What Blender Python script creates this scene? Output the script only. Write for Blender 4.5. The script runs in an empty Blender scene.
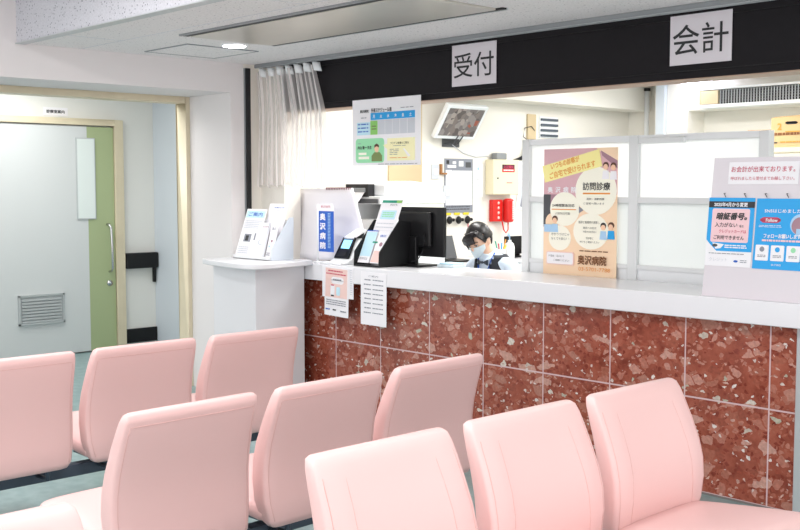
import bpy, bmesh, math, random
from mathutils import Vector, Matrix
random.seed(7)
C = bpy.context.scene.collection
V3 = Vector
PI = math.pi

# ------------------------------------------------------------------ materials
def lin(h):
    h = h.lstrip('#'); o = []
    for i in (0, 2, 4):
        c = int(h[i:i+2], 16) / 255
        o.append(c/12.92 if c <= .04045 else ((c+.055)/1.055)**2.4)
    return (*o, 1)
_m = {}
def mat(name, col, rough=.5, metal=0, spec=.5, emit=0, alpha=1, bump=0, bscale=200, var=0, vscale=6, trans=0, coat=0):
    if name in _m: return _m[name]
    m = bpy.data.materials.new(name); m.use_nodes = True
    nt = m.node_tree; b = nt.nodes['Principled BSDF']
    c = lin(col) if isinstance(col, str) else col
    b.inputs['Base Color'].default_value = c
    b.inputs['Roughness'].default_value = rough
    b.inputs['Metallic'].default_value = metal
    b.inputs['Specular IOR Level'].default_value = spec
    b.inputs['Alpha'].default_value = alpha
    b.inputs['Transmission Weight'].default_value = trans
    b.inputs['Coat Weight'].default_value = coat
    if emit:
        b.inputs['Emission Color'].default_value = c
        b.inputs['Emission Strength'].default_value = emit
    tc = nt.nodes.new('ShaderNodeTexCoord')
    if var:
        n = nt.nodes.new('ShaderNodeTexNoise'); n.inputs['Scale'].default_value = vscale; n.inputs['Detail'].default_value = 4
        nt.links.new(tc.outputs['Object'], n.inputs['Vector'])
        r = nt.nodes.new('ShaderNodeValToRGB')
        r.color_ramp.elements[0].position = .3; r.color_ramp.elements[1].position = .7
        r.color_ramp.elements[0].color = (*[x*(1-var) for x in c[:3]], 1); r.color_ramp.elements[1].color = (*[min(1, x*(1+var*.5)) for x in c[:3]], 1)
        nt.links.new(n.outputs['Fac'], r.inputs['Fac']); nt.links.new(r.outputs['Color'], b.inputs['Base Color'])
    if bump:
        n = nt.nodes.new('ShaderNodeTexNoise'); n.inputs['Scale'].default_value = bscale; n.inputs['Detail'].default_value = 3
        nt.links.new(tc.outputs['Object'], n.inputs['Vector'])
        bp = nt.nodes.new('ShaderNodeBump'); bp.inputs['Strength'].default_value = bump; bp.inputs['Distance'].default_value = .002
        nt.links.new(n.outputs['Fac'], bp.inputs['Height']); nt.links.new(bp.outputs['Normal'], b.inputs['Normal'])
    _m[name] = m
    return m

def mix_nodes(nt, fac, a, b):
    x = nt.nodes.new('ShaderNodeMix'); x.data_type = 'RGBA'
    nt.links.new(fac, x.inputs[0])
    for s, i in ((a, 6), (b, 7)):
        if hasattr(s, 'links'): nt.links.new(s, x.inputs[i])
        else: x.inputs[i].default_value = s
    return x.outputs[2]

def terrazzo():
    m = bpy.data.materials.new('red_terrazzo'); m.use_nodes = True
    nt = m.node_tree; b = nt.nodes['Principled BSDF']; N = nt.nodes.new; L = nt.links.new
    tc = N('ShaderNodeTexCoord')
    n1 = N('ShaderNodeTexNoise'); n1.inputs['Scale'].default_value = 9; n1.inputs['Detail'].default_value = 8; n1.inputs['Roughness'].default_value = .65
    L(tc.outputs['Object'], n1.inputs['Vector'])
    r = N('ShaderNodeValToRGB'); L(n1.outputs['Fac'], r.inputs['Fac'])
    e = r.color_ramp.elements
    e[0].position = .3; e[0].color = lin('#773527'); e[1].position = .72; e[1].color = lin('#b06450')
    x = e.new(.5); x.color = lin('#974d3b')
    cur = r.outputs['Color']
    # warped coordinates give the chips broken, angular outlines
    nz = N('ShaderNodeTexNoise'); nz.inputs['Scale'].default_value = 26; nz.inputs['Detail'].default_value = 3
    L(tc.outputs['Object'], nz.inputs['Vector'])
    wv = N('ShaderNodeMixRGB'); wv.blend_type = 'LINEAR_LIGHT'; wv.inputs['Fac'].default_value = .018
    L(tc.outputs['Object'], wv.inputs[1]); L(nz.outputs['Color'], wv.inputs[2])
    def layer(scale, keep, edge, cols, seed, stretch=1.3):
        nonlocal cur
        mp = N('ShaderNodeMapping'); mp.inputs['Location'].default_value = (seed, seed*2.3, seed*.7)
        mp.inputs['Rotation'].default_value = (0, seed, 0); mp.inputs['Scale'].default_value = (1, 1, stretch)
        L(wv.outputs[0], mp.inputs['Vector'])
        v = N('ShaderNodeTexVoronoi'); v.inputs['Scale'].default_value = scale; L(mp.outputs[0], v.inputs['Vector'])
        ve = N('ShaderNodeTexVoronoi'); ve.feature = 'DISTANCE_TO_EDGE'; ve.inputs['Scale'].default_value = scale; L(mp.outputs[0], ve.inputs['Vector'])
        sp = N('ShaderNodeSeparateColor'); L(v.outputs['Color'], sp.inputs[0])
        k = N('ShaderNodeMath'); k.operation = 'LESS_THAN'; L(sp.outputs[0], k.inputs[0]); k.inputs[1].default_value = keep
        sz = N('ShaderNodeMath'); sz.operation = 'MULTIPLY_ADD'; L(sp.outputs[1], sz.inputs[0]); sz.inputs[1].default_value = edge*2; sz.inputs[2].default_value = edge*.3
        d = N('ShaderNodeMath'); d.operation = 'GREATER_THAN'; L(ve.outputs['Distance'], d.inputs[0]); L(sz.outputs[0], d.inputs[1])
        f = N('ShaderNodeMath'); f.operation = 'MULTIPLY'; L(k.outputs[0], f.inputs[0]); L(d.outputs[0], f.inputs[1])
        cr = N('ShaderNodeValToRGB'); L(sp.outputs[2], cr.inputs['Fac']); cr.color_ramp.interpolation = 'CONSTANT'
        ee = cr.color_ramp.elements
        ee[0].position = 0; ee[0].color = lin(cols[0]); ee[1].position = 1/len(cols); ee[1].color = lin(cols[1])
        for i in range(2, len(cols)):
            q = ee.new(i/len(cols)); q.color = lin(cols[i])
        n2 = N('ShaderNodeTexNoise'); n2.inputs['Scale'].default_value = 60; n2.inputs['Detail'].default_value = 5; L(tc.outputs['Object'], n2.inputs['Vector'])
        mv = N('ShaderNodeMapRange'); L(n2.outputs['Fac'], mv.inputs[0]); mv.inputs[1].default_value = .3; mv.inputs[2].default_value = .7; mv.inputs[3].default_value = .72; mv.inputs[4].default_value = 1.12
        sc = N('ShaderNodeVectorMath'); sc.operation = 'SCALE'; L(cr.outputs['Color'], sc.inputs[0]); L(mv.outputs[0], sc.inputs['Scale'])
        cur = mix_nodes(nt, f.outputs[0], cur, sc.outputs[0])
    layer(38, .55, .10, ['#9a4a38', '#83382a', '#ae6450', '#8c4032', '#b97a69'], 1.1)
    layer(17, .46, .12, ['#b67463', '#a45a47', '#c48c7d', '#98503f', '#ad6b59'], 3.7)
    layer(10, .25, .11, ['#bd8474', '#c9998b', '#a8624f', '#b07767'], 6.2, 1.7)
    layer(22, .038, .12, ['#d8cec2', '#b9b3a0', '#c9bbae'], 9.4, 1.6)
    layer(55, .075, .12, ['#dccbc2', '#c99d8e', '#e6dcd6', '#d3b0a2'], 12.8)
    L(cur, b.inputs['Base Color'])
    b.inputs['Roughness'].default_value = .16
    b.inputs['Specular IOR Level'].default_value = .45
    return m

def floor_mat():
    m = bpy.data.materials.new('vinyl_floor'); m.use_nodes = True
    nt = m.node_tree; b = nt.nodes['Principled BSDF']; N = nt.nodes.new; L = nt.links.new
    tc = N('ShaderNodeTexCoord')
    n = N('ShaderNodeTexNoise'); n.inputs['Scale'].default_value = 14; n.inputs['Detail'].default_value = 8
    L(tc.outputs['Object'], n.inputs['Vector'])
    r = N('ShaderNodeValToRGB'); L(n.outputs['Fac'], r.inputs['Fac'])
    r.color_ramp.elements[0].position = .35; r.color_ramp.elements[0].color = lin('#7f9a9b')
    r.color_ramp.elements[1].position = .65; r.color_ramp.elements[1].color = lin('#94abab')
    L(r.outputs['Color'], b.inputs['Base Color']); b.inputs['Roughness'].default_value = .3
    return m

def ceiling_mat(name, base, dot, dens=.3):
    m = bpy.data.materials.new(name); m.use_nodes = True
    nt = m.node_tree; b = nt.nodes['Principled BSDF']; N = nt.nodes.new; L = nt.links.new
    tc = N('ShaderNodeTexCoord')
    v = N('ShaderNodeTexVoronoi'); v.inputs['Scale'].default_value = 55; L(tc.outputs['Object'], v.inputs['Vector'])
    sp = N('ShaderNodeSeparateColor'); L(v.outputs['Color'], sp.inputs[0])
    k = N('ShaderNodeMath'); k.operation = 'LESS_THAN'; L(sp.outputs[0], k.inputs[0]); k.inputs[1].default_value = dens
    d = N('ShaderNodeMath'); d.operation = 'LESS_THAN'; L(v.outputs['Distance'], d.inputs[0]); d.inputs[1].default_value = .26
    f = N('ShaderNodeMath'); f.operation = 'MULTIPLY'; L(k.outputs[0], f.inputs[0]); L(d.outputs[0], f.inputs[1])
    n = N('ShaderNodeTexNoise'); n.inputs['Scale'].default_value = 90; n.inputs['Detail'].default_value = 3; L(tc.outputs['Object'], n.inputs['Vector'])
    r = N('ShaderNodeValToRGB'); L(n.outputs['Fac'], r.inputs['Fac'])
    c = lin(base)
    r.color_ramp.elements[0].position = .35; r.color_ramp.elements[0].color = (*[x*.88 for x in c[:3]], 1)
    r.color_ramp.elements[1].position = .6; r.color_ramp.elements[1].color = c
    L(mix_nodes(nt, f.outputs[0], r.outputs['Color'], lin(dot)), b.inputs['Base Color'])
    b.inputs['Roughness'].default_value = .85
    return m

M = dict(
    terr=terrazzo(), floor=floor_mat(),
    ceil=ceiling_mat('ceiling_board', '#f3efef', '#b9b5b8', .25), fascia=ceiling_mat('spotted_board', '#d6d5dc', '#8f8f99', .55),
    grout=mat('grout', '#d3b9bb', .7), wall=mat('wall_paint', '#e4dfdf', .65, bump=.15, bscale=90),
    corr=mat('corridor_paint', '#eae9e5', .6), blue_w=mat('cool_white_paint', '#d3dae2', .5), office=mat('office_paint', '#ebe6dd', .6),
    cream=mat('cream_steel', '#d9cdb2', .4, var=.06), beige=mat('beige_panel', '#cdb894', .6),
    grn=mat('green_door_paint', '#a8b58a', .45), dwhite=mat('door_white', '#d2d5d6', .45),
    white=mat('white_plastic', '#eceef0', .35), lam=mat('white_laminate', '#e9e8ec', .22), paper=mat('paper', '#f3f1f5', .6),
    pink=mat('pink_vinyl', '#ecc3c0', .42, bump=.25, bscale=700), seam=mat('pink_seam', '#e0b2ad', .5),
    navy=mat('dark_steel', '#4b5664', .35, metal=.3), black=mat('black_plastic', '#151517', .4, spec=.3), blackm=mat('black_matte', '#16161a', .6),
    header=mat('header_charcoal', '#19161a', .6, spec=.2, var=.12, vscale=30), chrome=mat('chrome', '#cfcfd2', .15, metal=1),
    alu=mat('aluminium', '#c2c6c8', .35, metal=.3), grey=mat('grey_plastic', '#8d9093', .5), dgrey=mat('dark_grey', '#4a4c50', .5),
    stone=mat('base_skirting', '#7b7470', .6), acm=mat('ac_panel', '#d2cdc4', .3, metal=.35, var=.08, vscale=2),
    frost=mat('frosted_white', '#eef1f4', .4, trans=0), board=mat('lilac_white_board', '#ddd6dc', .4),
    glassw=mat('frosted_glass', '#e3ebe9', .2), clear=mat('clear_plastic', '#ffffff', .05, alpha=.12), red=mat('red_plastic', '#d8211c', .3),
    fire=mat('cream_metal_box', '#efe4c2', .4), card=mat('cardboard', '#c3a376', .8, var=.06), cardd=mat('cardboard_print', '#c08a3a', .8),
    skin=mat('skin', '#e7bda3', .55), hair=mat('black_hair', '#1a1517', .35), mask=mat('mask_blue_white', '#d5e4ea', .7),
    shirt=mat('pale_blue_shirt', '#d3e0ee', .7), vest=mat('navy_vest', '#20222c', .7), tie=mat('neck_bow', '#2b3440', .5),
    blue=mat('blue_ink', '#1f5cc0', .5), cyan=mat('cyan_ink', '#1ba3e8', .5), lcyan=mat('light_cyan_ink', '#c5e7f5', .5),
    green=mat('green_ink', '#8fce6c', .5), mint=mat('mint_ink', '#9be0b0', .5), teal=mat('teal_green', '#149a7c', .4),
    ylw=mat('pale_yellow_ink', '#fbf5c4', .5), ylw2=mat('banner_yellow', '#fcf1a2', .5), peach=mat('peach_ink', '#f8d9b8', .5),
    mauve=mat('mauve_ink', '#dcb0b8', .5), mauve2=mat('mauve_dark_ink', '#a7808e', .5), cream_ink=mat('cream_ink', '#fbf8e8', .5),
    orange=mat('orange_ink', '#e99a3c', .5), ink=mat('black_ink', '#222226', .5), inkg=mat('grey_ink', '#8a8d98', .5),
    ginkl=mat('light_grey_ink', '#cfd2da', .5), pinki=mat('pink_ink', '#f3cbd0', .5), redi=mat('crimson_ink', '#c9405f', .5),
    brown=mat('brown_ink', '#7a4a22', .5), wood=mat('brown_wood', '#a87444', .5, var=.1), pinkp=mat('pink_notice', '#f1cfc8', .5),
    screen=mat('blue_screen', '#8fd3f0', .2, emit=.9), lamp=mat('lamp_glow', '#fbfaff', .5, emit=14), lamp2=mat('tube_glow', '#e8ecff', .5, emit=16),
    olive=mat('olive_ink', '#7d8f55', .5), hairb=mat('brown_hair_ink', '#5a3524', .5), skini=mat('skin_ink', '#f3c8a8', .5), lblue=mat('light_blue_ink', '#a9cdec', .5),
    dblind=mat('dark_slat', '#4c5560', .5), yel=mat('yellow_plastic', '#f0d832', .4), ablue=mat('azure_plastic', '#2c8be0', .4), rubber=mat('black_cable', '#222226', .5), maroon=mat('maroon_plastic', '#6e2434', .4),
)
# sheer lace: partly transparent cloth
def lace(name, clear):
    m = bpy.data.materials.new(name); m.use_nodes = True
    nt = m.node_tree; b = nt.nodes['Principled BSDF']; N = nt.nodes.new; L = nt.links.new
    b.inputs['Base Color'].default_value = lin('#fbf6f5'); b.inputs['Roughness'].default_value = .8
    out = nt.nodes['Material Output']
    tr = N('ShaderNodeBsdfTransparent'); tl = N('ShaderNodeBsdfTranslucent'); tl.inputs[0].default_value = lin('#f4efec')
    m1 = N('ShaderNodeMixShader'); m1.inputs[0].default_value = .35; L(b.outputs[0], m1.inputs[1]); L(tl.outputs[0], m1.inputs[2])
    m2 = N('ShaderNodeMixShader'); m2.inputs[0].default_value = clear; L(m1.outputs[0], m2.inputs[1]); L(tr.outputs[0], m2.inputs[2])
    L(m2.outputs[0], out.inputs[0])
    return m
M['lace'] = lace('white_lace', .12); M['lace_thin'] = lace('white_lace_net', .62)
def glowing_panel(name, col, t):
    m = bpy.data.materials.new(name); m.use_nodes = True; nt = m.node_tree; b = nt.nodes['Principled BSDF']
    b.inputs['Base Color'].default_value = lin(col); b.inputs['Roughness'].default_value = .4
    tl = nt.nodes.new('ShaderNodeBsdfTranslucent'); tl.inputs[0].default_value = lin(col)
    mx = nt.nodes.new('ShaderNodeMixShader'); mx.inputs[0].default_value = t
    nt.links.new(b.outputs[0], mx.inputs[1]); nt.links.new(tl.outputs[0], mx.inputs[2]); nt.links.new(mx.outputs[0], nt.nodes['Material Output'].inputs[0])
    return m
M['frame'] = mat('pale_grey_frame', '#dfe1e2', .35)
M['frost'] = glowing_panel('frosted_white', '#f4f6f6', .5); M['upper'] = glowing_panel('white_panel', '#ffffff', .6)
def picture():
    m = bpy.data.materials.new('muted_picture'); m.use_nodes = True
    nt = m.node_tree; b = nt.nodes['Principled BSDF']; N = nt.nodes.new; L = nt.links.new
    tc = N('ShaderNodeTexCoord')
    v = N('ShaderNodeTexVoronoi'); v.inputs['Scale'].default_value = 22; L(tc.outputs['Object'], v.inputs['Vector'])
    sp = N('ShaderNodeSeparateColor'); L(v.outputs['Color'], sp.inputs[0])
    r = N('ShaderNodeValToRGB'); L(sp.outputs[0], r.inputs['Fac']); r.color_ramp.interpolation = 'CONSTANT'
    e = r.color_ramp.elements
    e[0].color = lin('#756c6b'); e[1].position = .3; e[1].color = lin('#918886')
    for p, c in ((.5, '#615856'), (.66, '#a39791'), (.8, '#80736f'), (.95, '#9a5748')):
        q = e.new(p); q.color = lin(c)
    L(r.outputs[0], b.inputs['Base Color']); b.inputs['Roughness'].default_value = .25
    return m
M['pic'] = picture()

# ------------------------------------------------------------------ mesh builder
class MB:
    def __init__(s): s.v = []; s.f = []; s.mi = []; s.mats = []; s.sm = []
    def m(s, material):
        if material not in s.mats: s.mats.append(material)
        return s.mats.index(material)
    def add(s, vs, fs, material, smooth=False):
        o = len(s.v); s.v += [tuple(p) for p in vs]; i = s.m(material)
        for f in fs: s.f.append([o+k for k in f]); s.mi.append(i); s.sm.append(smooth)
        return s
    def box(s, a, b, material, T=None):
        x0, y0, z0 = a; x1, y1, z1 = b
        vs = [V3(p) for p in ((x0,y0,z0),(x1,y0,z0),(x1,y1,z0),(x0,y1,z0),(x0,y0,z1),(x1,y0,z1),(x1,y1,z1),(x0,y1,z1))]
        if T: vs = [T @ p for p in vs]
        return s.add(vs, [(0,3,2,1),(4,5,6,7),(0,1,5,4),(1,2,6,5),(2,3,7,6),(3,0,4,7)], material)
    def prism(s, poly, axis_vec, material, smooth=False):      # poly: 3D points, extruded along axis_vec
        n = len(poly); a = V3(axis_vec)
        vs = [V3(p) for p in poly] + [V3(p)+a for p in poly]
        fs = [tuple(range(n))[::-1], tuple(range(n, 2*n))] + [(i, (i+1) % n, n+(i+1) % n, n+i) for i in range(n)]
        return s.add(vs, fs, material, smooth)
    def tube(s, pts, r, material, n=8, closed=False):
        pts = [V3(p) for p in pts]; rs = r if isinstance(r, (list, tuple)) else [r]*len(pts)
        vs = []; up = V3((0.13, .27, .95)).normalized()
        for i, p in enumerate(pts):
            t = (pts[min(i+1, len(pts)-1)] - pts[max(i-1, 0)]).normalized()
            a = t.cross(up)
            if a.length < .05: a = t.cross(V3((1, 0, 0)))
            a.normalize(); b = t.cross(a)
            for k in range(n):
                w = 2*PI*k/n; vs.append(p + (a*math.cos(w) + b*math.sin(w))*rs[i])
        fs = []
        for i in range(len(pts)-1):
            for k in range(n): fs.append((i*n+k, i*n+(k+1) % n, (i+1)*n+(k+1) % n, (i+1)*n+k))
        fs.append(tuple(range(n))[::-1]); fs.append(tuple((len(pts)-1)*n+k for k in range(n)))
        return s.add(vs, fs, material, True)
    def cyl(s, c, r, h, material, axis=(0, 0, 1), n=24, r2=None):
        a = V3(axis).normalized(); c = V3(c)
        return s.tube([c, c+a*h], [r, r if r2 is None else r2], material, n)
    def rings(s, rings, material, smooth=True, cap=True):
        n = len(rings[0]); vs = [p for r in rings for p in r]; fs = []
        for i in range(len(rings)-1):
            for k in range(n): fs.append((i*n+k, i*n+(k+1) % n, (i+1)*n+(k+1) % n, (i+1)*n+k))
        if cap: fs.append(tuple(range(n))[::-1]); fs.append(tuple((len(rings)-1)*n+k for k in range(n)))
        return s.add(vs, fs, material, smooth)
    def ell(s, c, r, material, T=None, nu=20, nv=12, fn=None):
        vs = []; fs = []
        for j in range(nv+1):
            ph = PI*j/nv
            for i in range(nu):
                th = 2*PI*i/nu
                p = V3((math.sin(ph)*math.cos(th), math.sin(ph)*math.sin(th), math.cos(ph)))
                if fn: p = fn(p)
                p = V3((p.x*r[0], p.y*r[1], p.z*r[2])) + V3(c)
                vs.append(T @ p if T else p)
        for j in range(nv):
            for i in range(nu): fs.append((j*nu+i, (j+1)*nu+i, (j+1)*nu+(i+1) % nu, j*nu+(i+1) % nu))
        return s.add(vs, fs, material, True)
    def grid(s, P, material, smooth=True, thick=0):
        nu = len(P); nv = len(P[0]); vs = [V3(p) for r in P for p in r]; fs = []
        for i in range(nu-1):
            for j in range(nv-1): fs.append((i*nv+j, (i+1)*nv+j, (i+1)*nv+j+1, i*nv+j+1))
        return s.add(vs, fs, material, smooth)
    def build(s, name, parent=None, bevel=0, seg=2, solid=0, sub=0):
        me = bpy.data.meshes.new(name); me.from_pydata(s.v, [], s.f)
        for mm in s.mats: me.materials.append(mm)
        for p, i, sm in zip(me.polygons, s.mi, s.sm): p.material_index = i; p.use_smooth = sm
        bm = bmesh.new(); bm.from_mesh(me); bmesh.ops.remove_doubles(bm, verts=bm.verts, dist=1e-6)
        bmesh.ops.recalc_face_normals(bm, faces=bm.faces) if not solid and not getattr(s, 'norecalc', 0) else None
        bm.to_mesh(me); bm.free()
        o = bpy.data.objects.new(name, me); C.objects.link(o)
        if parent:
            o.parent = parent; o.location = -V3(parent.location)
        if solid:
            md = o.modifiers.new('solid', 'SOLIDIFY'); md.thickness = solid; md.offset = 0
        if bevel:
            md = o.modifiers.new('bevel', 'BEVEL'); md.width = bevel; md.segments = seg; md.limit_method = 'ANGLE'; md.angle_limit = math.radians(40)
            md.harden_normals = False
            for p in me.polygons: p.use_smooth = True
            md2 = o.modifiers.new('wn', 'WEIGHTED_NORMAL')
        if sub:
            md = o.modifiers.new('sub', 'SUBSURF'); md.levels = sub; md.render_levels = sub
        return o
def tag(o, label=None, cat=None, group=None, kind=None):
    if label: o['label'] = label
    if cat: o['category'] = cat
    if group: o['group'] = group
    if kind: o['kind'] = kind
    return o
def thing(name, loc, label, cat, group=None):
    o = bpy.data.objects.new(name, None); C.objects.link(o); o.location = loc; o.empty_display_size = .1
    return tag(o, label, cat, group)
def struct(mb, name, **k): return tag(mb.build(name, **k), kind='structure')

# text -> flat mesh outlines, cached
_tx = {}
def glyphs(txt, bold=0):
    k = (txt, bold)
    if k not in _tx:
        cu = bpy.data.curves.new('t', 'FONT'); cu.body = txt; cu.size = 1; cu.resolution_u = 3; cu.offset = bold
        ob = bpy.data.objects.new('t', cu); C.objects.link(ob)
        dg = bpy.context.evaluated_depsgraph_get(); dg.update()
        me = bpy.data.meshes.new_from_object(ob.evaluated_get(dg))
        vs = [v.co.copy() for v in me.vertices]; fs = [tuple(p.vertices) for p in me.polygons]
        bpy.data.objects.remove(ob); bpy.data.curves.remove(cu); bpy.data.meshes.remove(me)
        _tx[k] = (vs, fs)
    return _tx[k]
class Flat:
    """a printed sheet: frame of origin O (top left), U to the right, V down the sheet; n is the outward side"""
    def __init__(s, O, U, V, w, h):
        s.O = V3(O); s.U = V3(U).normalized(); s.V = V3(V).normalized(); s.n = s.V.cross(s.U).normalized() * -1
        s.n = s.U.cross(-s.V).normalized(); s.w = w; s.h = h; s.sheet = MB(); s.txt = MB(); s.z = .0008; s.norecalc = 1
        s.txt.norecalc = 1
    def P(s, u, v, d=0): return s.O + s.U*(u*s.w) + s.V*(v*s.h) + s.n*d
    def base(s, m, t=.0015, poly=((0,0),(1,0),(1,1),(0,1))):
        s.sheet.prism([s.P(u, v, -t) for u, v in poly], s.n*t, m); return s
    def rect(s, u0, v0, u1, v1, m, rot=0):
        cu, cv = (u0+u1)/2*s.w, (v0+v1)/2*s.h; pts = []
        for u, v in ((u0,v0),(u1,v0),(u1,v1),(u0,v1)):
            x, y = u*s.w-cu, v*s.h-cv; c, q = math.cos(rot), math.sin(rot)
            pts.append(((cu+x*c+y*q)/s.w, (cv-x*q+y*c)/s.h))
        return s.poly(pts, m)
    def poly(s, pts, m):
        s.z += .00025
        s.sheet.prism([s.P(u, v, 0) for u, v in pts], s.n*s.z, m); return s
    def circ(s, u, v, ru, m, asp=1, n=28):
        return s.poly([(u+ru*math.cos(2*PI*k/n), v+ru*asp*s.w/s.h*math.sin(2*PI*k/n)) for k in range(n)], m)
    def rrect(s, u0, v0, u1, v1, r, m):
        pts = []; ra = r*s.w/s.h
        for cx, cy, a0 in ((u1-r, v1-ra, 0), (u0+r, v1-ra, 90), (u0+r, v0+ra, 180), (u1-r, v0+ra, 270)):
            for k in range(5):
                a = math.radians(a0+k*22.5); pts.append((cx+r*math.cos(a), cy+ra*math.sin(a)))
        return s.poly(pts, m)
    def text(s, t, u0, v0, u1, v1, m, rot=0, bold=0, skew=0):
        vs, fs = glyphs(t, 0)
        if not vs: return s
        x0 = min(v.x for v in vs); x1 = max(v.x for v in vs); y0 = min(v.y for v in vs); y1 = max(v.y for v in vs)
        W, H = (u1-u0)*s.w, (v1-v0)*s.h; c, q = math.cos(rot), math.sin(rot); cu, cv = (u0+u1)/2*s.w, (v0+v1)/2*s.h
        d_ = bold*H*1.3
        for k_, (ox, oy) in enumerate(((0,0),) if not bold else ((-d_,-d_),(d_,-d_),(-d_,d_),(d_,d_))):
            out = []
            for v in vs:
                x = ((v.x-x0)/max(1e-6, x1-x0)-.5)*W + skew*((v.y-y0)/max(1e-6, y1-y0)-.5)*H + ox
                y = -((v.y-y0)/max(1e-6, y1-y0)-.5)*H + oy
                out.append(s.P((cu+x*c+y*q)/s.w, (cv-x*q+y*c)/s.h, s.z+.0009+.00003*k_))
            s.txt.add(out, fs, m)
        return s
    def lines(s, u0, v0, u1, v1, n, m, gap=.6):
        """rows of very small print that cannot be read, as broken strokes"""
        for i in range(n):
            v = v0+(v1-v0)*i/max(1, n); hh = (v1-v0)/n*(1-gap); u = u0
            while u < u1-.01:
                L = random.uniform(.03, .12)*(1); e = min(u1, u+L)
                s.txt.add([s.P(u, v, s.z+.0007), s.P(u, v+hh, s.z+.0007), s.P(e, v+hh, s.z+.0007), s.P(e, v, s.z+.0007)], [(0,1,2,3)], m)
                u = e+.012
        return s
    def done(s, parent, name='sheet', lname=None):
        if lname is None:
            o = len(s.sheet.v); s.sheet.v += s.txt.v
            for f_, mi_ in zip(s.txt.f, s.txt.mi):
                s.sheet.f.append([k+o for k in f_]); s.sheet.mi.append(s.sheet.m(s.txt.mats[mi_])); s.sheet.sm.append(False)
        a = s.sheet.build(name, parent)
        if s.txt.v and lname: s.txt.build(lname, parent)
        return a
XU, YU, ZD = (1,0,0), (0,1,0), (0,0,-1)

# ------------------------------------------------------------------ camera
cam_d = bpy.data.cameras.new('camera'); cam = bpy.data.objects.new('camera', cam_d); C.objects.link(cam)
f = 1080.; pitch = math.atan(79/f); yaw = math.radians(46.86)
cam.location = (0, 0, 1.56); cam.rotation_euler = (PI/2-pitch, 0, yaw)
cam_d.sensor_width = 36; cam_d.lens = f/800*36; cam_d.clip_start = .05; cam_d.clip_end = 100
bpy.context.scene.camera = cam

# ------------------------------------------------------------------ setting
CZ, UZ, OZ = 2.455, 2.80, 2.60
WX = -6.65
struct(MB().box((-10.2,-3.2,-.1), (1.5,9.7,0), M['floor']), 'floor')
# wall on the left with the deep opening to the corridor
w = MB(); w.box((-7.2,-3.2,0), (WX,2.0,3.0), M['wall']); w.box((-7.2,2.0,2.24), (WX,4.535,3.0), M['wall']); w.box((-7.2,4.535,0), (WX,4.65,2.7), M['wall'])
struct(w, 'wall_left')
w = MB(); w.box((-7.3,4.65,0), (WX,9.6,2.7), M['office'])
struct(w, 'wall_office_left')
t = MB(); t.box((-7.34,4.50,0), (-7.201,4.60,2.30), M['cream']); t.box((-7.34,1.9,2.19), (-7.201,4.50,2.30), M['cream'])
struct(t, 'trim_1', bevel=.004)
# lowered ceiling with its front face, and the higher ceiling over the lobby
struct(MB().box((-7.2,2.99,CZ), (1.5,4.74,CZ+.04), M['ceil']), 'ceiling')
struct(MB().box((WX,2.935,CZ), (1.5,2.99,UZ), M['fascia']), 'ceiling_step')
struct(MB().box((WX,2.925,CZ-.006), (1.5,2.99,CZ+.0), M['alu']), 'trim_2')
struct(MB().box((-7.2,-3.2,UZ), (1.5,2.99,UZ+.05), M['ceil']), 'ceiling_high')
struct(MB().box((-7.3,4.95,OZ), (1.5,9.7,OZ+.05), M['office']), 'ceiling_office')
# joints between ceiling boards
j = MB()
for y in (3.36,): j.box((WX,y,CZ-.0012), (1.5,y+.004,CZ), M['ginkl'])
for x in (-6.1,-4.28,-2.46): j.box((x,2.97,CZ-.0012), (x+.004,3.36,CZ), M['ginkl'])
struct(j, 'trim_3')
# corridor
struct(MB().box((-9.55,1.0,0), (-9.4,5.62,2.6), M['corr']), 'wall_corridor_far')
struct(MB().box((-9.4,5.50,0), (-7.34,5.62,2.6), M['blue_w']), 'wall_corridor_end')
struct(MB().box((-9.55,1.0,2.6), (-7.2,5.62,2.65), M['corr']), 'ceiling_corridor')
struct(MB().box((-9.399,5.145,.04), (-9.375,5.499,.175), M['black']), 'baseboard_corridor')
# office back wall, column and beams
struct(MB().box((-7.3,9.5,0), (1.5,9.65,2.65), M['office']), 'wall_back')
struct(MB().box((WX,4.95,2.325), (-6.38,9.5,OZ), M['office']), 'trim_4')
struct(MB().box((-6.13,9.2,0), (-5.76,9.5,OZ), M['office']), 'trim_5')
struct(MB().box((-5.76,9.22,2.285), (1.5,9.5,OZ), M['office']), 'trim_6')
# dark guide post at the end of the wall
struct(MB().box((WX-.02,4.662,0), (WX+.02,4.700,CZ-.03), M['blackm']).box((WX-.02,4.652,0), (WX+.008,4.662,CZ-.03), M['grey']), 'trim_7')
struct(MB().box((WX,4.80,0), (-6.501,4.95,2.7), M['office']), 'wall_pier')
struct(MB().box((-6.50,4.80,1.022), (-6.361,4.95,2.7), M['office']), 'trim_10')
# black header over the counter
h = thing('header_board', (-4.0,4.85,2.097), 'long charcoal header board hanging from the ceiling above the whole counter', 'header')
MB().box((-6.36,4.80,2.097), (-1.0,4.95,CZ), M['header']).build('board', h, bevel=.003)
MB().box((-6.36,4.796,2.135), (-1.0,4.80,2.139), M['black']).box((-6.36,4.796,2.395), (-1.0,4.80,2.399), M['black']).build('groove', h)
MB().box((-6.36,4.798,2.092), (-1.0,4.96,2.097), mat('warm_edge', '#b99a86', .5)).build('lower_edge', h)
r = thing('curtain_rail', (-4.0,4.72,CZ-.028), 'grey metal curtain rail along the ceiling in front of the charcoal header', 'curtain rail')
MB().box((-6.62,4.728,CZ-.026), (-1.0,4.785,CZ-.001), M['grey']).box((-6.62,4.735,CZ-.030), (-1.0,4.742,CZ-.026), M['alu']).box((-6.62,4.77,CZ-.030), (-1.0,4.777,CZ-.026), M['alu']).build('track', r)

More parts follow.
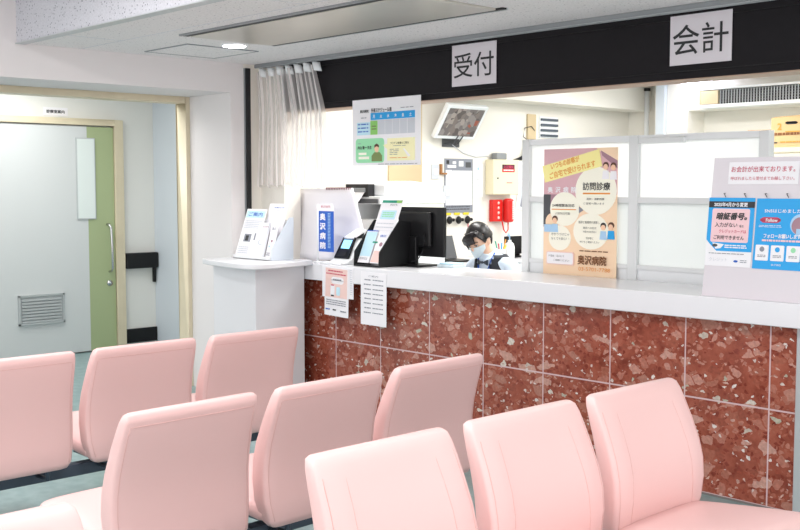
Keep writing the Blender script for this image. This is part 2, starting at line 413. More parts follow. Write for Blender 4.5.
# ------------------------------------------------------------------ counter
ct = thing('reception_counter', (-4.5,4.95,0), 'long reception counter with a white top and red terrazzo tiled front', 'counter')
MB().box((-6.5,4.70,.905), (-1.2,5.23,1.02), M['lam']).build('countertop', ct, bevel=.006)
b = MB(); b.box((-6.5,4.8012,.012), (-2.392,4.90,.905), M['grout'])
xs = [-6.5, -6.241] + [-5.777+.464*i for i in range(8)] + [-2.394]
g = .0042
for a, c in zip(xs, xs[1:]):
    for z0, z1 in ((.012,.489),(.489,.905)):
        b.box((a+g,4.80,z0+g), (c-g,4.813,z1-g), M['terr'])
b.build('tiled_front', ct)
MB().box((-6.5,4.803,0), (-2.392,4.90,.012), M['stone']).build('skirting', ct)
MB().box((-2.39,4.785,0), (-2.25,4.90,.905), M['alu']).build('end_post', ct, bevel=.004); 
MB().box((-6.5,5.12,0), (-1.2,5.15,.905), M['lam']).build('back_panel', ct)

# side desk at the left end
d = thing('side_desk', (-6.25,4.5,0), 'white side desk with a rounded top at the left end of the counter', 'desk')
MB().box((-6.5,4.27,0), (-5.99,4.69,1.008), M['lam']).build('body', d, bevel=.004)
pts = [(-6.54,4.695),(-6.54,4.205),(-6.40,4.17),(-6.25,4.145),(-6.10,4.125),(-5.98,4.115),(-5.91,4.12),(-5.86,4.14),(-5.83,4.17),(-5.815,4.21),(-5.812,4.26),(-5.83,4.40),(-5.86,4.53),(-5.905,4.695)]
MB().prism([(x,y,1.0085) for x,y in pts], (0,0,.037), M['lam']).build('desktop', d, bevel=.006)

# ------------------------------------------------------------------ corridor door
dr = MB()
dr.box((-9.395,3.0,.014), (-9.35,4.775,2.11), M['dwhite']); dr.box((-9.395,4.775,.014), (-9.352,5.045,2.11), M['grn'])
door = struct(dr, 'door_1')
MB().box((-9.35,4.66,1.25), (-9.338,4.85,2.005), M['alu']).box((-9.339,4.67,1.26), (-9.335,4.84,1.995), M['glassw']).build('window_slot', door)
lv = MB(); lv.box((-9.35,4.075,.31), (-9.34,4.51,.58), M['alu'])
for k in range(8): lv.prism([(-9.34,4.105,.335+k*.028), (-9.325,4.105,.329+k*.028), (-9.325,4.105,.341+k*.028), (-9.34,4.105,.353+k*.028)], (0,.375,0), M['alu'])
for z in (.31,.565): lv.box((-9.34,4.075,z), (-9.322,4.51,z+.016), M['alu'])
for y in (4.075,4.494): lv.box((-9.34,y,.31), (-9.322,y+.016,.58), M['alu'])
lv.build('vent_grille', door)
MB().tube([(-9.35,4.965,1.20),(-9.31,4.965,1.20),(-9.295,4.975,1.17),(-9.295,4.985,.96),(-9.295,4.985,.78),(-9.31,4.98,.755),(-9.35,4.98,.75)], .011, M['chrome']).build('handle', door)
MB().cyl((-9.352,4.98,.64), .028, .012, M['chrome'], (1,0,0)).cyl((-9.34,4.98,.64), .014, .01, M['chrome'], (1,0,0)).build('lock', door)
t = MB()
t.box((-9.398,5.05,0), (-9.33,5.14,2.18), M['cream']); t.box((-9.398,2.9,2.122), (-9.33,5.05,2.18), M['cream'])
struct(t, 'trim_8', bevel=.003)
hr = thing('handrail', (-9.37,5.30,.76), 'black padded handrail fixed to the corridor wall beside the green door edge', 'handrail')
MB().box((-9.385,5.15,.765), (-9.32,5.495,.915), M['black']).build('rail', hr, bevel=.012)
MB().box((-9.399,5.465,.62), (-9.36,5.485,.765), M['black']).build('bracket', hr, bevel=.004)
pq = thing('door_plate', (-9.4,4.5,2.24), 'small white room plate with black writing above the corridor door', 'sign')
F = Flat((-9.394,4.38,2.275), YU, ZD, .235, .075); F.base(M['paper'], .005); F.text('診察室案内', .12, .3, .86, .7, M['ink'], bold=.02); F.done(pq, 'plate')

# ------------------------------------------------------------------ ceiling fittings
ac = thing('ceiling_air_conditioner', (-4.63,3.83,CZ), 'long brushed metal air conditioner panel set into the lowered ceiling', 'air conditioner')
MB().box((-5.60,3.54,CZ-.012), (-3.70,4.13,CZ+.0), M['acm']).build('panel', ac, bevel=.004)
MB().box((-5.62,3.49,CZ-.008), (-3.66,3.535,CZ), M['blackm']).build('air_slot', ac)
MB().box((-5.62,4.135,CZ-.008), (-3.66,4.165,CZ), M['blackm']).build('air_slot', ac)
MB().box((-5.62,3.472,CZ-.010), (-3.66,3.49,CZ), M['grey']).box((-5.62,4.165,CZ-.010), (-3.66,4.178,CZ), M['alu']).build('trim_strip', ac)
ht = thing('ceiling_hatch', (-6.2,4.0,CZ), 'square access hatch in the ceiling next to the round downlight', 'hatch')
b = MB(); b.box((-6.46,3.74,CZ-.004), (-5.95,4.27,CZ), M['ceil']); b.build('lid', ht)
b = MB()
for a, c in (((-6.47,3.73),(-5.94,3.74)),((-6.47,4.27),(-5.94,4.28)),((-6.47,3.74),(-6.46,4.27)),((-5.95,3.74),(-5.94,4.27))): b.box((*a,CZ-.006), (*c,CZ), M['grey'])
b.build('rim', ht)
def downlight(x, y, z, label):
    o = thing('downlight', (x,y,z), label, 'downlight')
    rr = [[(x+r*math.cos(k*PI/14), y+r*math.sin(k*PI/14), z+dz) for k in range(28)] for r, dz in ((.084,0),(.085,-.006),(.076,-.008),(.072,-.002))]
    MB().rings(rr, M['white'], cap=False).build('ring', o)
    MB().cyl((x,y,z-.010), .072, .006, M['lamp']).build('lens', o)
downlight(-5.80,3.99,CZ-.0005, 'small round glowing downlight in the lowered ceiling')
for x, y in ((-3.4,1.2), (-5.2,1.2), (-1.2,1.2)):
    pass

# ------------------------------------------------------------------ benches
HZ = [.298,.305,.33,.40,.48,.55,.62,.70,.76,.800,.825,.834]
OFF = [.026,.028,.034,.048,.054,.051,.037,.010,-.014,-.030,-.040,-.044]     # how far forward the centre line sits
THK = [.020,.056,.082,.094,.096,.094,.088,.078,.069,.062,.050,.026]
WID = [.222,.244,.264,.278,.282,.281,.278,.273,.270,.266,.260,.248]
def sec(y0, x0, z, hw, th, s, bowl):
    P = []; n = 56; e = 7.0
    for k in range(n):
        a = 2*PI*k/n; c, q = math.cos(a), math.sin(a)
        yy = math.copysign(abs(c)**(2/e), c)*hw
        tt = math.copysign(abs(q)**(2/e), q)*th/2
        # the sitter's side is slightly hollow between its side bolsters
        u = abs(yy)/hw
        if tt > 0: tt -= bowl*(1-min(1, u/.72)**4)
        tt -= .004*(1-u*u)*0
        P.append((x0+s*(tt), y0+yy, z))
    return P
def backrest(bx, cy, s):
    m = MB(); R = []
    for z, o, th, w_ in zip(HZ, OFF, THK, WID): R.append(sec(cy, bx+s*o, z, w_, th, s, .010 if .36 < z < .79 else 0))
    m.rings(R, M['pink']); return m
def itp(z, A):
    for a, b, p, q in zip(HZ, HZ[1:], A, A[1:]):
        if z <= b: t = (z-a)/(b-a); return p+(q-p)*max(0, t)
    return A[-1]
def seams(bx, cy, s):
    m = MB()
    zz = [.33+.0225*i for i in range(21)]
    for side in (-1, 1):
        # front seams that mark the bolsters, fanning out to the bottom
        pts = []
        for z in zz[1:]:
            if z > .79: break
            th = itp(z, THK); hw = itp(z, WID); yy = side*(.170+.025*(.8-z)/.45)
            u = abs(yy)/hw; tt = (1-u**7)**(1/7)*th/2-(.010 if .36 < z < .79 else 0)*(1-min(1, u/.72)**4)
            pts.append((bx+s*(itp(z, OFF)+tt), cy+yy, z))
        m.tube(pts, .0013, M['seam'], 5)
        # side seams, front and rear edge
        for fr in (-1, 1):
            pts = []
            for z in zz:
                th = itp(z, THK); hw = itp(z, WID); u = .93
                tt = (1-u**7)**(1/7)*th/2
                pts.append((bx+s*(itp(z, OFF)+fr*(tt+.0006)), cy+side*u*hw, z))
            m.tube(pts, .0012, M['seam'], 5)
    z = .787; th = itp(z, THK); hw = itp(z, WID)
    pts = []
    for k in range(17):
        yy = (-.93+1.86*k/16)*hw; u = abs(yy)/hw; tt = (1-u**7)**(1/7)*th/2
        pts.append((bx+s*(itp(z, OFF)-tt-.0006), cy+yy, z))
    m.tube(pts, .0012, M['seam'], 5)
    return m
def seat(bx, cy, s):
    m = MB(); R = []
    prof = [(.045,.02),(.05,.06),(.08,.085),(.16,.09),(.27,.092),(.38,.092),(.49,.088),(.525,.074),(.54,.045),(.545,.015)]
    for d, th in prof:
        top = .388+.055*(d/.5); zc = top-.045
        R.append([(bx+s*d, cy+math.copysign(abs(math.cos(a))**.3, math.cos(a))*.27*(1-.05*(d > .53)), zc+math.copysign(abs(math.sin(a))**.5, math.sin(a))*th/2) for a in [2*PI*k/32 for k in range(32)]])
    m.rings(R, M['pink']); return m
def bench(name, bx, ys, s, label, turn=0):
    y0, y1 = min(ys)-.27, max(ys)+.27
    o = thing(name, (bx+s*.2, (y0+y1)/2, 0), label, 'bench', 'pink waiting benches')
    for y in ys:
        bb = backrest(bx, y, s).build('backrest', o); seams(bx, y, s).build('seam', bb); 
        bb2 = bb.children[0]; bb2.location = (0,0,0)
        seat(bx, y, s).build('seat', o)
        for e_ in (-.16,.16): MB().tube([(bx+s*.13,y+e_,.26),(bx+s*.03,y+e_,.262),(bx+s*.02,y+e_,.35)], .011, M['navy']).build('back_bracket', o)
        MB().box((bx+s*.25-.12,y-.17,.275), (bx+s*.25+.12,y+.17,.33), M['navy']).build('seat_plate', o)
    x = bx+s*.16
    MB().box((x-.03,y0-.0,.222), (x+.03,y1+.0,.277), M['navy']).build('beam', o, bevel=.005)
    for y in (y0+.04, y1-.36):
        m = MB(); m.box((x-.022,y-.022,.03), (x+.022,y+.022,.222), M['navy']); m.box((x-.25,y-.025,.005), (x+.25,y+.025,.03), M['navy'])
        m.build('leg', o, bevel=.004)
    o.rotation_euler.z = turn
    return o
bench('waiting_bench', -4.475, (1.92,2.54,3.16), -1, 'pink padded three-seat bench nearest the corridor door, seen from behind')
bench('waiting_bench', -3.165, (1.935,2.56,3.175), -1, 'pink padded three-seat bench in the middle, seen from behind', .045)
bench('waiting_bench', -2.215, (2.035,2.655,3.275), 1, 'pink padded three-seat bench nearest the terrazzo counter, its front side showing')
bench('waiting_bench', -2.26, (-.38,.24,.86), 1, 'pink padded bench of which only one backrest top shows at the bottom left corner')

# ------------------------------------------------------------------ header signs
def hsign(x0, x1, z0, z1, chars, label):
    o = thing('header_sign', ((x0+x1)/2,4.797,z0), label, 'sign', 'square signs on the charcoal header')
    F = Flat((x0,4.792,z1), XU, ZD, x1-x0, z1-z0); F.base(M['board'], .004)
    return o, F
o, F = hsign(-4.649,-4.289,2.164,2.412,'', 'square white sign reading 受付 on the charcoal header')
F.text('受付', .05, .22, .95, .80, M['ink'], bold=.004); F.done(o, 'plate', 'lettering')
o, F = hsign(-3.11,-2.765,2.167,2.414,'', 'square white sign reading 会計 on the charcoal header')
F.text('会計', .05, .20, .95, .80, M['ink'], bold=.004); F.done(o, 'plate', 'lettering')

# ------------------------------------------------------------------ curtain
cu = thing('lace_curtain', (-6.25,4.75,CZ-.03), 'sheer white lace curtain gathered at the left end of the charcoal header', 'curtain')
P = []
nx, nz = 150, 24
for i in range(nx+1):
    u = i/nx; row = []
    for k in range(nz+1):
        v = k/nz; z = 2.40-v*.84-.012*math.sin(u*50)*v
        x = -6.635+u*(.70+.10*min(1, v*2.5))
        y = 4.757+.026*math.sin(u*2*PI*8+.6*math.sin(v*3))*(1-.25*v)+.006*math.sin(u*61+v*4)
        row.append((x,y,z))
    P.append(row)
lc = MB()
for i in range(nx): lc.grid(P[i:i+2], M['lace'] if i % 5 < 2 else M['lace_thin'])
lc.build('lace', cu)
hd = MB()
for q in range(7):
    x = -6.60+q*.105; w_ = .085
    P = [[(x+a*w_/5+.02*v, 4.745+.028*math.sin(a/5*PI)*-1+.012, 2.425-.062*v-.012*(a/5)) for v in (0,.5,1)] for a in range(6)]
    MB().grid(P, M['white']).build('heading_tape', cu, solid=.002)
    MB().tube([(-6.56+q*.105,4.757,2.43),(-6.56+q*.105,4.757,2.41)], .003, M['white'], 6).build('hook', cu)

# ------------------------------------------------------------------ schedule poster
o = thing('schedule_poster', (-5.2,4.74,1.69), 'white clinic schedule poster with blue table hanging from the header', 'poster')
F = Flat((-5.525,4.742,2.128), XU, ZD, .655, .435); F.base(M['paper'])
F.text('奥沢病院', .12, .155, .25, .20, M['ink'], bold=.02); F.text('外来スケジュール表', .29, .14, .59, .205, M['ink'], bold=.02)
F.lines(.72,.155,.90,.18,1,M['inkg'])
F.rect(.28,.21,.92,.315,M['cyan'])
for i, c in enumerate('月火水木金土'):
    F.text(c, .315+i*.106, .24, .345+i*.106, .29, M['paper'], bold=.02)
F.rect(.28,.32,.92,.535,M['ginkl'])
for i in range(1,6): F.rect(.28+i*.1066,.32,.283+i*.1066,.535,M['paper'])
F.rect(.075,.345,.27,.535,M['lcyan']); F.rect(.28,.33,.385,.535,M['green'])
F.lines(.09,.365,.25,.53,3,M['blue'],.7); F.lines(.30,.40,.37,.48,2,M['olive'],.5); F.lines(.14,.27,.22,.30,1,M['inkg'])
F.rrect(.055,.59,.48,.955,.035,M['mint']); F.rect(.53,.60,.92,.93,M['ylw'])
F.poly([(.47,.70),(.53,.68),(.53,.76)],M['ylw'])
F.text('内山 隆一 先生', .09, .70, .30, .75, M['ink'], bold=.02); F.lines(.09,.66,.14,.68,1,M['inkg'])
F.rect(.10,.80,.22,.835,M['cream_ink']); F.rect(.10,.86,.26,.90,M['cream_ink'])
F.poly([(.30,.935),(.30,.85),(.34,.80),(.42,.80),(.455,.85),(.455,.935)],M['olive']); F.circ(.375,.745,.032,M['skini'],1.2); F.poly([(.34,.73),(.345,.69),(.375,.67),(.405,.69),(.41,.73),(.375,.71)],M['hairb'])
F.text('ワクチン接種のご案内', .58,.655,.84,.69,M['ink']); F.lines(.62,.71,.80,.725,1,M['inkg']); F.lines(.57,.76,.70,.86,4,M['inkg'],.7)
F.poly([(.76,.76),(.775,.755),(.86,.86),(.84,.88),(.82,.86)],M['paper']); F.lines(.57,.885,.82,.905,1,M['orange'])
F.lines(.40,.975,.96,.985,1,M['inkg'],.2)
F.done(o)

# ------------------------------------------------------------------ partition and poster on it
pt = thing('partition', (-3.7,5.27,0), 'white two-panel office partition with grey posts standing behind the counter', 'partition')
Y0, Y1 = 5.25, 5.29
k = 5.27/5.35
px = [(-4.536*k,-4.478*k),(-3.722*k,-3.657*k),(-2.90*k,-2.84*k)]
for a, b_ in px: MB().box((a,Y0-.008,0), (b_,Y1+.008,1.85), M['frame']).build('post', pt, bevel=.004)
for (a, b_) in ((px[0][1],px[1][0]),(px[1][1],px[2][0])):
    MB().box((a,Y0,1.815), (b_,Y1,1.85), M['white']).box((a,Y0,1.462), (b_,Y1,1.495), M['frame']).box((a,Y0,1.08), (b_,Y1,1.105), M['frame']).box((a,Y0,.05), (b_,Y1,.09), M['frame']).build('rail', pt)
    MB().box((a,Y0+.018,1.495), (b_,Y0+.020,1.815), M['upper']).build('upper_panel', pt)
    MB().box((a,Y0+.018,1.105), (b_,Y0+.020,1.462), M['frost']).build('frosted_panel', pt)
    MB().box((a,Y0+.012,.09), (b_,Y1-.012,1.08), M['white']).build('lower_panel', pt)
MB().box((px[1][1]+.02,Y0-.03,1.80), (px[1][1]+.31,Y0-.0,1.832), M['frame']).build('clip_rail', pt, bevel=.003)
o = thing('visit_poster', (-4.0,5.235,1.02), 'peach poster with cream circles reading 訪問診療 on the white partition', 'poster')
F = Flat((-4.285,5.238,1.785), XU, ZD, .548, .768); F.base(M['peach'])
F.poly([(0,0),(.72,0),(.9,.06),(1,.16),(1,.36),(0,.40)],M['mauve']); F.poly([(0,.36),(.3,.36),(.3,.44),(.12,.62),(0,.62)],M['mauve2'])
F.poly([(.72,0),(1,0),(1,.14)],M['peach']); F.poly([(.78,.02),(1,.10),(1,.16),(.80,.06)],M['mauve2'])
F.rect(.0,.36,.10,.60,M['dgrey']); F.circ(.13,.58,.10,M['peach'])
for i, c in enumerate('奥沢病院'): F.text(c, .06+i*.11, .30, .13+i*.11, .345, M['paper'], bold=.02)
F.circ(.72,.33,.275,M['cream_ink'],.95); F.circ(.30,.475,.205,M['cream_ink'],.92); F.circ(.66,.645,.235,M['cream_ink'],.84); F.circ(.235,.705,.155,M['cream_ink'],.9)
F.rect(-.01,.07,.79,.205,M['ylw2'],.22)
F.text('いつもの診察が', .10,.085,.50,.132,M['orange'],.22,.012); F.text('ご自宅で受けられます', .08,.140,.72,.190,M['orange'],.22,.012)
F.text('訪問診療', .55,.265,.91,.325,M['ink'],0,.012); F.rect(.55,.345,.91,.357,M['orange'])
F.text('通院・通勤困難', .60,.385,.84,.402,M['ink']); F.text('ご自宅へ伺います', .56,.42,.84,.437,M['ink'])
F.text('24時間緊急対応', .13,.435,.44,.458,M['ink'],0,.012); F.rect(.12,.475,.46,.482,M['orange']); F.text('入院対応可能', .17,.50,.38,.52,M['ink'])
F.text('かかりつけじゃ', .12,.665,.37,.687,M['ink']); F.text('なくても安心！！', .12,.70,.37,.722,M['ink'])
F.text('医師と看護師が連携し', .50,.565,.78,.585,M['ink']); F.text('薬局への処方', .56,.61,.74,.627,M['ink']); F.text('手続きのお手伝い', .56,.64,.74,.657,M['ink']); F.text('往診医に', .60,.69,.70,.707,M['ink']); F.text('何でもご相談ください', .52,.72,.78,.737,M['ink'])
F.poly([(.50,.455),(.56,.48),(.50,.505)],M['inkg'])
for (u,v,hc,bc) in ((.85,.135,'hairb','paper'),(.95,.14,'hairb','paper'),(.83,.60,'hair','lblue'),(.93,.595,'hairb','cyan'),(.17,.555,'hairb','lblue')):
    F.poly([(u-.045,v+.105),(u-.035,v+.04),(u+.035,v+.04),(u+.045,v+.105)],M[bc]); F.circ(u,v,.036,M['hairb' if hc=='hairb' else 'ink']); F.circ(u,v+.012,.030,M['skini'])
F.rect(.02,.60,.13,.66,M['lblue'])
F.rrect(.055,.815,.44,.92,.02,M['pinkp']); F.rrect(.065,.822,.43,.912,.02,M['paper']); F.text('お電話・窓口にて', .09,.842,.31,.858,M['ink']); F.text('ご相談ください', .16,.875,.38,.891,M['ink'])
F.lines(.52,.795,.90,.805,1,M['brown'],.2)
F.text('奥沢病院', .50,.835,.88,.905,M['brown'],0,.02); F.text('03-5701-7788', .51,.925,.93,.955,M['orange'])
F.done(o)

# ------------------------------------------------------------------ payment notice board
nb = thing('notice_panel', (-2.4,4.73,1.02), 'lilac-white board with payment notices standing at the right end of the counter', 'notice board')
O = V3((-2.848,4.80,1.698)); dn = V3((-.0,-.075,-.685)); dn.normalize()
MB().prism([O, O+V3((.78,0,0)), O+V3((.78,0,0))+dn*.680, O+V3((-.012,0,0))+dn*.680], (0,.008,0), M['board']).build('board', nb)
MB().box((-2.86,4.722,1.0202), (-2.11,4.80,1.028), M['board']).build('foot', nb)
def onboard(u, v, w, h, d=.003): return Flat(O+V3((u,0,0))+dn*v+V3((0,-d,0)), XU, dn, w, h)
F = onboard(.085,.022,.36,.108); F.base(M['paper']); F.z=.0012
F.text('お会計が出来ております。', .04,.20,.95,.46,M['redi'],0,.004); F.text('呼ばれましたら受付までお越し下さい。', .04,.66,.95,.82,M['redi'])
n1 = thing('payment_notice', tuple(O+V3((.2,-.004,-.1))), 'white notice strip with red writing at the top of the payment board', 'notice'); F.done(n1)
for i in range(4):
    c = O+V3((.075+i*.108,-.004,0))+dn*.175
    MB().tube([c, c+V3((.0,-.012,.0)), c+V3((.012,-.014,-.018))], .0022, M['dgrey'], 6).build('hook', nb)
F = onboard(-.008,.196,.245,.335); F.base(M['paper'])
F.rect(0,0,1,.78,M['cyan']); F.rect(0,.055,1,.145,M['ink']); F.text('2025年4月から変更', .12,.07,.85,.13,M['paper'],0,.02)
F.rrect(.09,.16,.91,.65,.04,M['pinki']); F.text('暗証番号。', .20,.22,.86,.32,M['ink'],0,.03,.2); F.text('入力がない', .17,.365,.66,.43,M['ink'],0,.012); F.text('場合', .70,.39,.80,.43,M['ink'])
F.text('クレジットカードは', .27,.465,.86,.515,M['redi'],0,.01); F.text('ご利用できません', .16,.55,.82,.61,M['ink'],0,.012)
F.poly([(0,.62),(.08,.68),(.24,.78),(0,.78)],M['paper']); F.poly([(.14,.66),(.40,.68),(.33,.74),(.22,.75)],M['paper']); F.circ(.20,.70,.06,M['dgrey'],.5)
F.lines(.42,.685,.90,.745,2,M['paper'],.45); F.lines(.08,.81,.85,.825,1,M['inkg'],.3)
F.text('クレジット', .10,.88,.50,.93,M['ginkl']); F.circ(.68,.92,.045,M['blue'],.5); F.lines(.78,.90,.92,.95,2,M['inkg'])
n2 = thing('card_notice', tuple(O+V3((.15,-.006,-.5))), 'blue and pink notice about card PIN entry, left of two on the payment board', 'notice'); F.done(n2)
F = onboard(.246,.198,.245,.335); F.base(M['cyan']); 
F.text('SNSはじめました', .18,.15,.92,.20,M['paper'],0,.01); F.rrect(.10,.265,.52,.345,.08,M['redi']); F.text('Follow', .22,.285,.46,.33,M['paper'],0,.02)
F.lines(.08,.38,.55,.42,2,M['paper'],.7); F.circ(.92,.36,.20,M['lblue']); F.circ(.92,.38,.17,M['mauve2']); F.rect(.85,.42,1,.52,M['lblue'])
F.text('フォローお願いします', .20,.50,.95,.56,M['paper'],0,.02); F.lines(.17,.58,.95,.61,1,M['pinki'],.1)
for i in range(3): F.rrect(.05+i*.32,.66,.32+i*.32,.88,.02,M['paper']); F.circ(.185+i*.32,.72,.05,M[('inkg','cyan','mint')[i]],1); F.lines(.10+i*.32,.80,.27+i*.32,.84,2,M['inkg'],.5)
F.text('奥沢病院', .40,.92,.60,.95,M['paper'])
n3 = thing('follow_notice', tuple(O+V3((.4,-.006,-.5))), 'bright blue follow-us notice with white cards, right of two on the payment board', 'notice'); F.done(n3)

# ------------------------------------------------------------------ sheets hung on the counter edge
def hang(x0, z0, x1, z1, y, name, label, draw, tilt=0):
    o = thing(name, ((x0+x1)/2,y,z0), label, 'paper notice')
    F = Flat((x0,y,z1), (1,0,tilt), (tilt,0,-1), x1-x0, z1-z0); F.base(M['paper'], .001); draw(F); F.done(o)
hang(-5.80,.800,-5.47,1.018,4.6985, 'paper_notice', 'plain white sheet behind the pink notice on the counter edge', lambda F: F.lines(.9,.1,.97,.9,12,M['ginkl']))
def d1(F):
    F.rect(.03,.03,.94,.62,M['pinkp']); F.rrect(.27,.20,.80,.34,.1,M['paper']); F.lines(.15,.07,.75,.10,1,M['redi'],.2); F.lines(.06,.13,.90,.16,1,M['redi'],.2)
    F.lines(.36,.24,.70,.28,1,M['inkg'],.3); F.rrect(.25,.37,.42,.60,.02,M['paper']); F.rect(.27,.36,.40,.385,M['redi']); F.rect(.27,.57,.40,.60,M['ink']); F.rrect(.50,.40,.65,.57,.03,M['lcyan'])
    F.lines(.08,.67,.90,.80,3,M['inkg'],.6); F.lines(.06,.86,.24,.89,1,M['blue'],.1); F.lines(.36,.86,.50,.89,1,M['ink'],.1); F.lines(.68,.87,.92,.90,1,M['inkg'],.1)
hang(-5.765,.676,-5.512,1.012,4.6955, 'pink_notice', 'pink and white guide sheet taped to the left of the counter edge', d1, -.03)
def d2(F):
    F.text('ご案内', .30,.06,.68,.095,M['inkg'])
    for i in range(8):
        v = .14+i*.088; F.lines(.12 if i%2 else .15,v,.40,v+.026,1,M['inkg'],.2); F.lines(.47,v,.88,v+.022,1,M['inkg'],.2)
hang(-5.392,.645,-5.14,.997,4.6975, 'white_notice', 'white sheet of small text taped to the counter edge below the leaflet rack', d2, -.01)

# ------------------------------------------------------------------ things on the counter
# large white paper pad with ring binding
wp = thing('white_paper_pad', (-6.2,4.98,1.022), 'large blank white paper pad with ring binding standing behind the small flag', 'paper pad')
P = []
for i in range(25):
    u = i/24; row = []
    for k in range(13):
        v = k/12
        xr = -5.915+(.215*min(1, v/.8))-.01*max(0, v-.8)*5
        x = -6.62+u*(xr+6.62)
        y = 4.99+.075*math.sin(u*PI)*-1+.06*(1-v)+.03*u
        z = 1.545-v*(.50+.02*math.sin(u*PI))-.008*(1-u)
        row.append((x,y,z))
    P.append(row)
MB().grid(P, M['paper']).build('sheet', wp, solid=.004)
rg = MB()
for i in range(15):
    u = .70+i*.0195; x = -6.62+u*.705; y = 4.99-.075*math.sin(u*PI)+.06+.03*u
    rg.box((x-.003,y-.006,1.532), (x+.003,y+.006,1.549), M['maroon'])
rg.build('ring_binding', wp)
MB().box((-6.45,4.96,1.0205), (-5.76,5.06,1.028), M['wood']).build('wooden_base', wp, bevel=.004)
# mini flag
fl = thing('small_flag', (-5.96,4.79,1.02), 'small blue vertical flag reading 奥沢病院 on a thin pole by the paper pad', 'flag')
MB().cyl((-5.962,4.79,1.021), .006, .41, M['white'], n=10).cyl((-5.962,4.79,1.0205), .03, .008, M['white'], n=20).build('pole', fl)
F = Flat((-5.95,4.79,1.385), XU, ZD, .165, .285); F.base(M['blue'])
for i, c in enumerate('奥沢病院'): F.text(c, .10, .06+i*.235, .46, .22+i*.235, M['paper'], 0, .03)
F.lines(.62,.05,.80,.92,24,M['lblue'],.5); F.rect(.0,-.19,1,-.0,M['paper']); F.text('奥沢病院', .16,-.14,.8,-.08,M['redi']); F.done(fl, 'banner', 'lettering')
# card terminal
tm = thing('card_terminal', (-5.75,4.85,1.02), 'white and black card reader with a lit blue screen on the counter', 'card reader')
prof = [(4.80,1.021),(4.80,1.04),(4.845,1.06),(4.905,1.165),(4.985,1.195),(5.0,1.165),(5.0,1.021)]
MB().prism([(-5.84,y,z) for y,z in prof], (.195,0,0), M['white']).build('housing', tm, bevel=.005)
dv = V3((0,.06,.105)).normalized(); nv = V3((0,-.105,.06)).normalized()
A = V3((-5.83,4.838,1.052))+nv*.004
MB().prism([A, A+V3((.155,0,0)), A+V3((.145,0,0))+dv*.165, A+V3((.012,0,0))+dv*.165], nv*.012, M['black']).build('face', tm, bevel=.004)
B = A+nv*.0125+V3((.035,0,0))+dv*.075
MB().prism([B, B+V3((.09,0,0)), B+V3((.09,0,0))+dv*.068, B+dv*.068], nv*.001, M['screen']).build('screen', tm)
B = A+nv*.0125+V3((.035,0,0))+dv*.015
MB().prism([B, B+V3((.08,0,0)), B+V3((.08,0,0))+dv*.045, B+dv*.045], nv*.002, M['blackm']).build('card_slot', tm)
MB().box((-5.87,4.735,1.0205), (-5.64,4.80,1.034), M['white']).build('tray', tm, bevel=.004)
MB().prism([(-5.80,4.90,1.19),(-5.70,4.90,1.19),(-5.70,5.02,1.245),(-5.80,5.02,1.245)], (0,-.004,.012), M['paper']).prism([(-5.79,4.985,1.165),(-5.71,4.985,1.165),(-5.71,5.0,1.245),(-5.79,5.0,1.245)], (0,.01,0), M['dgrey']).build('receipt_slip', tm)
gt = thing('green_tape', (-5.63,5.08,1.02), 'small green tape dispenser behind the card reader', 'tape dispenser')
MB().box((-5.74,5.06,1.0205), (-5.62,5.16,1.10), M['black']).build('body', gt, bevel=.008)
MB().prism([(-5.74,5.08,1.10),(-5.60,5.08,1.12),(-5.60,5.08,1.19),(-5.66,5.08,1.17),(-5.70,5.08,1.14)], (0,.06,0), M['teal']).build('green_cover', gt, bevel=.01)

# black leaflet rack on the counter
rk = thing('leaflet_rack', (-5.43,4.9,1.02), 'black acrylic leaflet rack holding tall leaflets on the counter by the monitor', 'leaflet rack')
for x in (-5.545,-5.295):
    MB().prism([(x,4.765,1.0205),(x,5.03,1.0205),(x,5.055,1.32),(x,4.95,1.33),(x,4.77,1.12)], (.006,0,0), M['black']).build('side_panel', rk)
MB().box((-5.539,4.768,1.0205), (-5.295,4.776,1.035), M['black']).prism([(-5.539,4.86,1.04),(-5.539,4.975,1.30),(-5.539,4.983,1.295),(-5.539,4.87,1.035)], (.244,0,0), M['black']).build('tray', rk)
def leaflet(p, w, h, lean, name, label, draw, group=None, xt=0):
    o = thing(name, p, label, 'leaflet', group)
    up = V3((0, math.sin(lean), math.cos(lean)))
    F = Flat(V3(p)+up*h, (1,xt,0), -up, w, h); F.base(M['paper'], .003); draw(F); F.done(o)
def l1(F):
    F.rect(.04,.02,.72,.06,M['teal']); F.rect(.72,.02,.96,.06,M['green']); F.text('健康診断', .45,.08,.80,.105,M['inkg']); F.rrect(.15,.18,.85,.32,.02,M['lcyan']); F.lines(.22,.21,.78,.30,3,M['mint'],.4)
    for i in range(4): F.lines(.10,.38+i*.06,.90,.40+i*.06,1,M['ginkl'],.2)
leaflet((-5.53,4.84,1.045), .21, .462, math.radians(23), 'tall_leaflet', 'tall white leaflet with a green header at the back of the black rack', l1)
def l2(F): F.lines(.1,.85,.8,.92,2,M['inkg'],.5); F.rect(0,0,1,.03,M['blue']); F.rect(.03,.05,.97,.8,M['lcyan'])
leaflet((-5.535,4.79,1.045), .112, .235, math.radians(24), 'small_leaflet', 'pale blue leaflet at the front left of the black rack', l2)
def l3(F): F.text('健診', .2,.12,.8,.2,M['blue']); F.circ(.5,.42,.14,M['mauve2']); F.rect(.05,.62,.95,.97,M['pinkp']); F.rect(-.3,.34,.15,.39,M['teal'])
leaflet((-5.412,4.79,1.045), .108, .235, math.radians(24), 'small_leaflet', 'white leaflet with a teal tab at the front right of the black rack', l3)

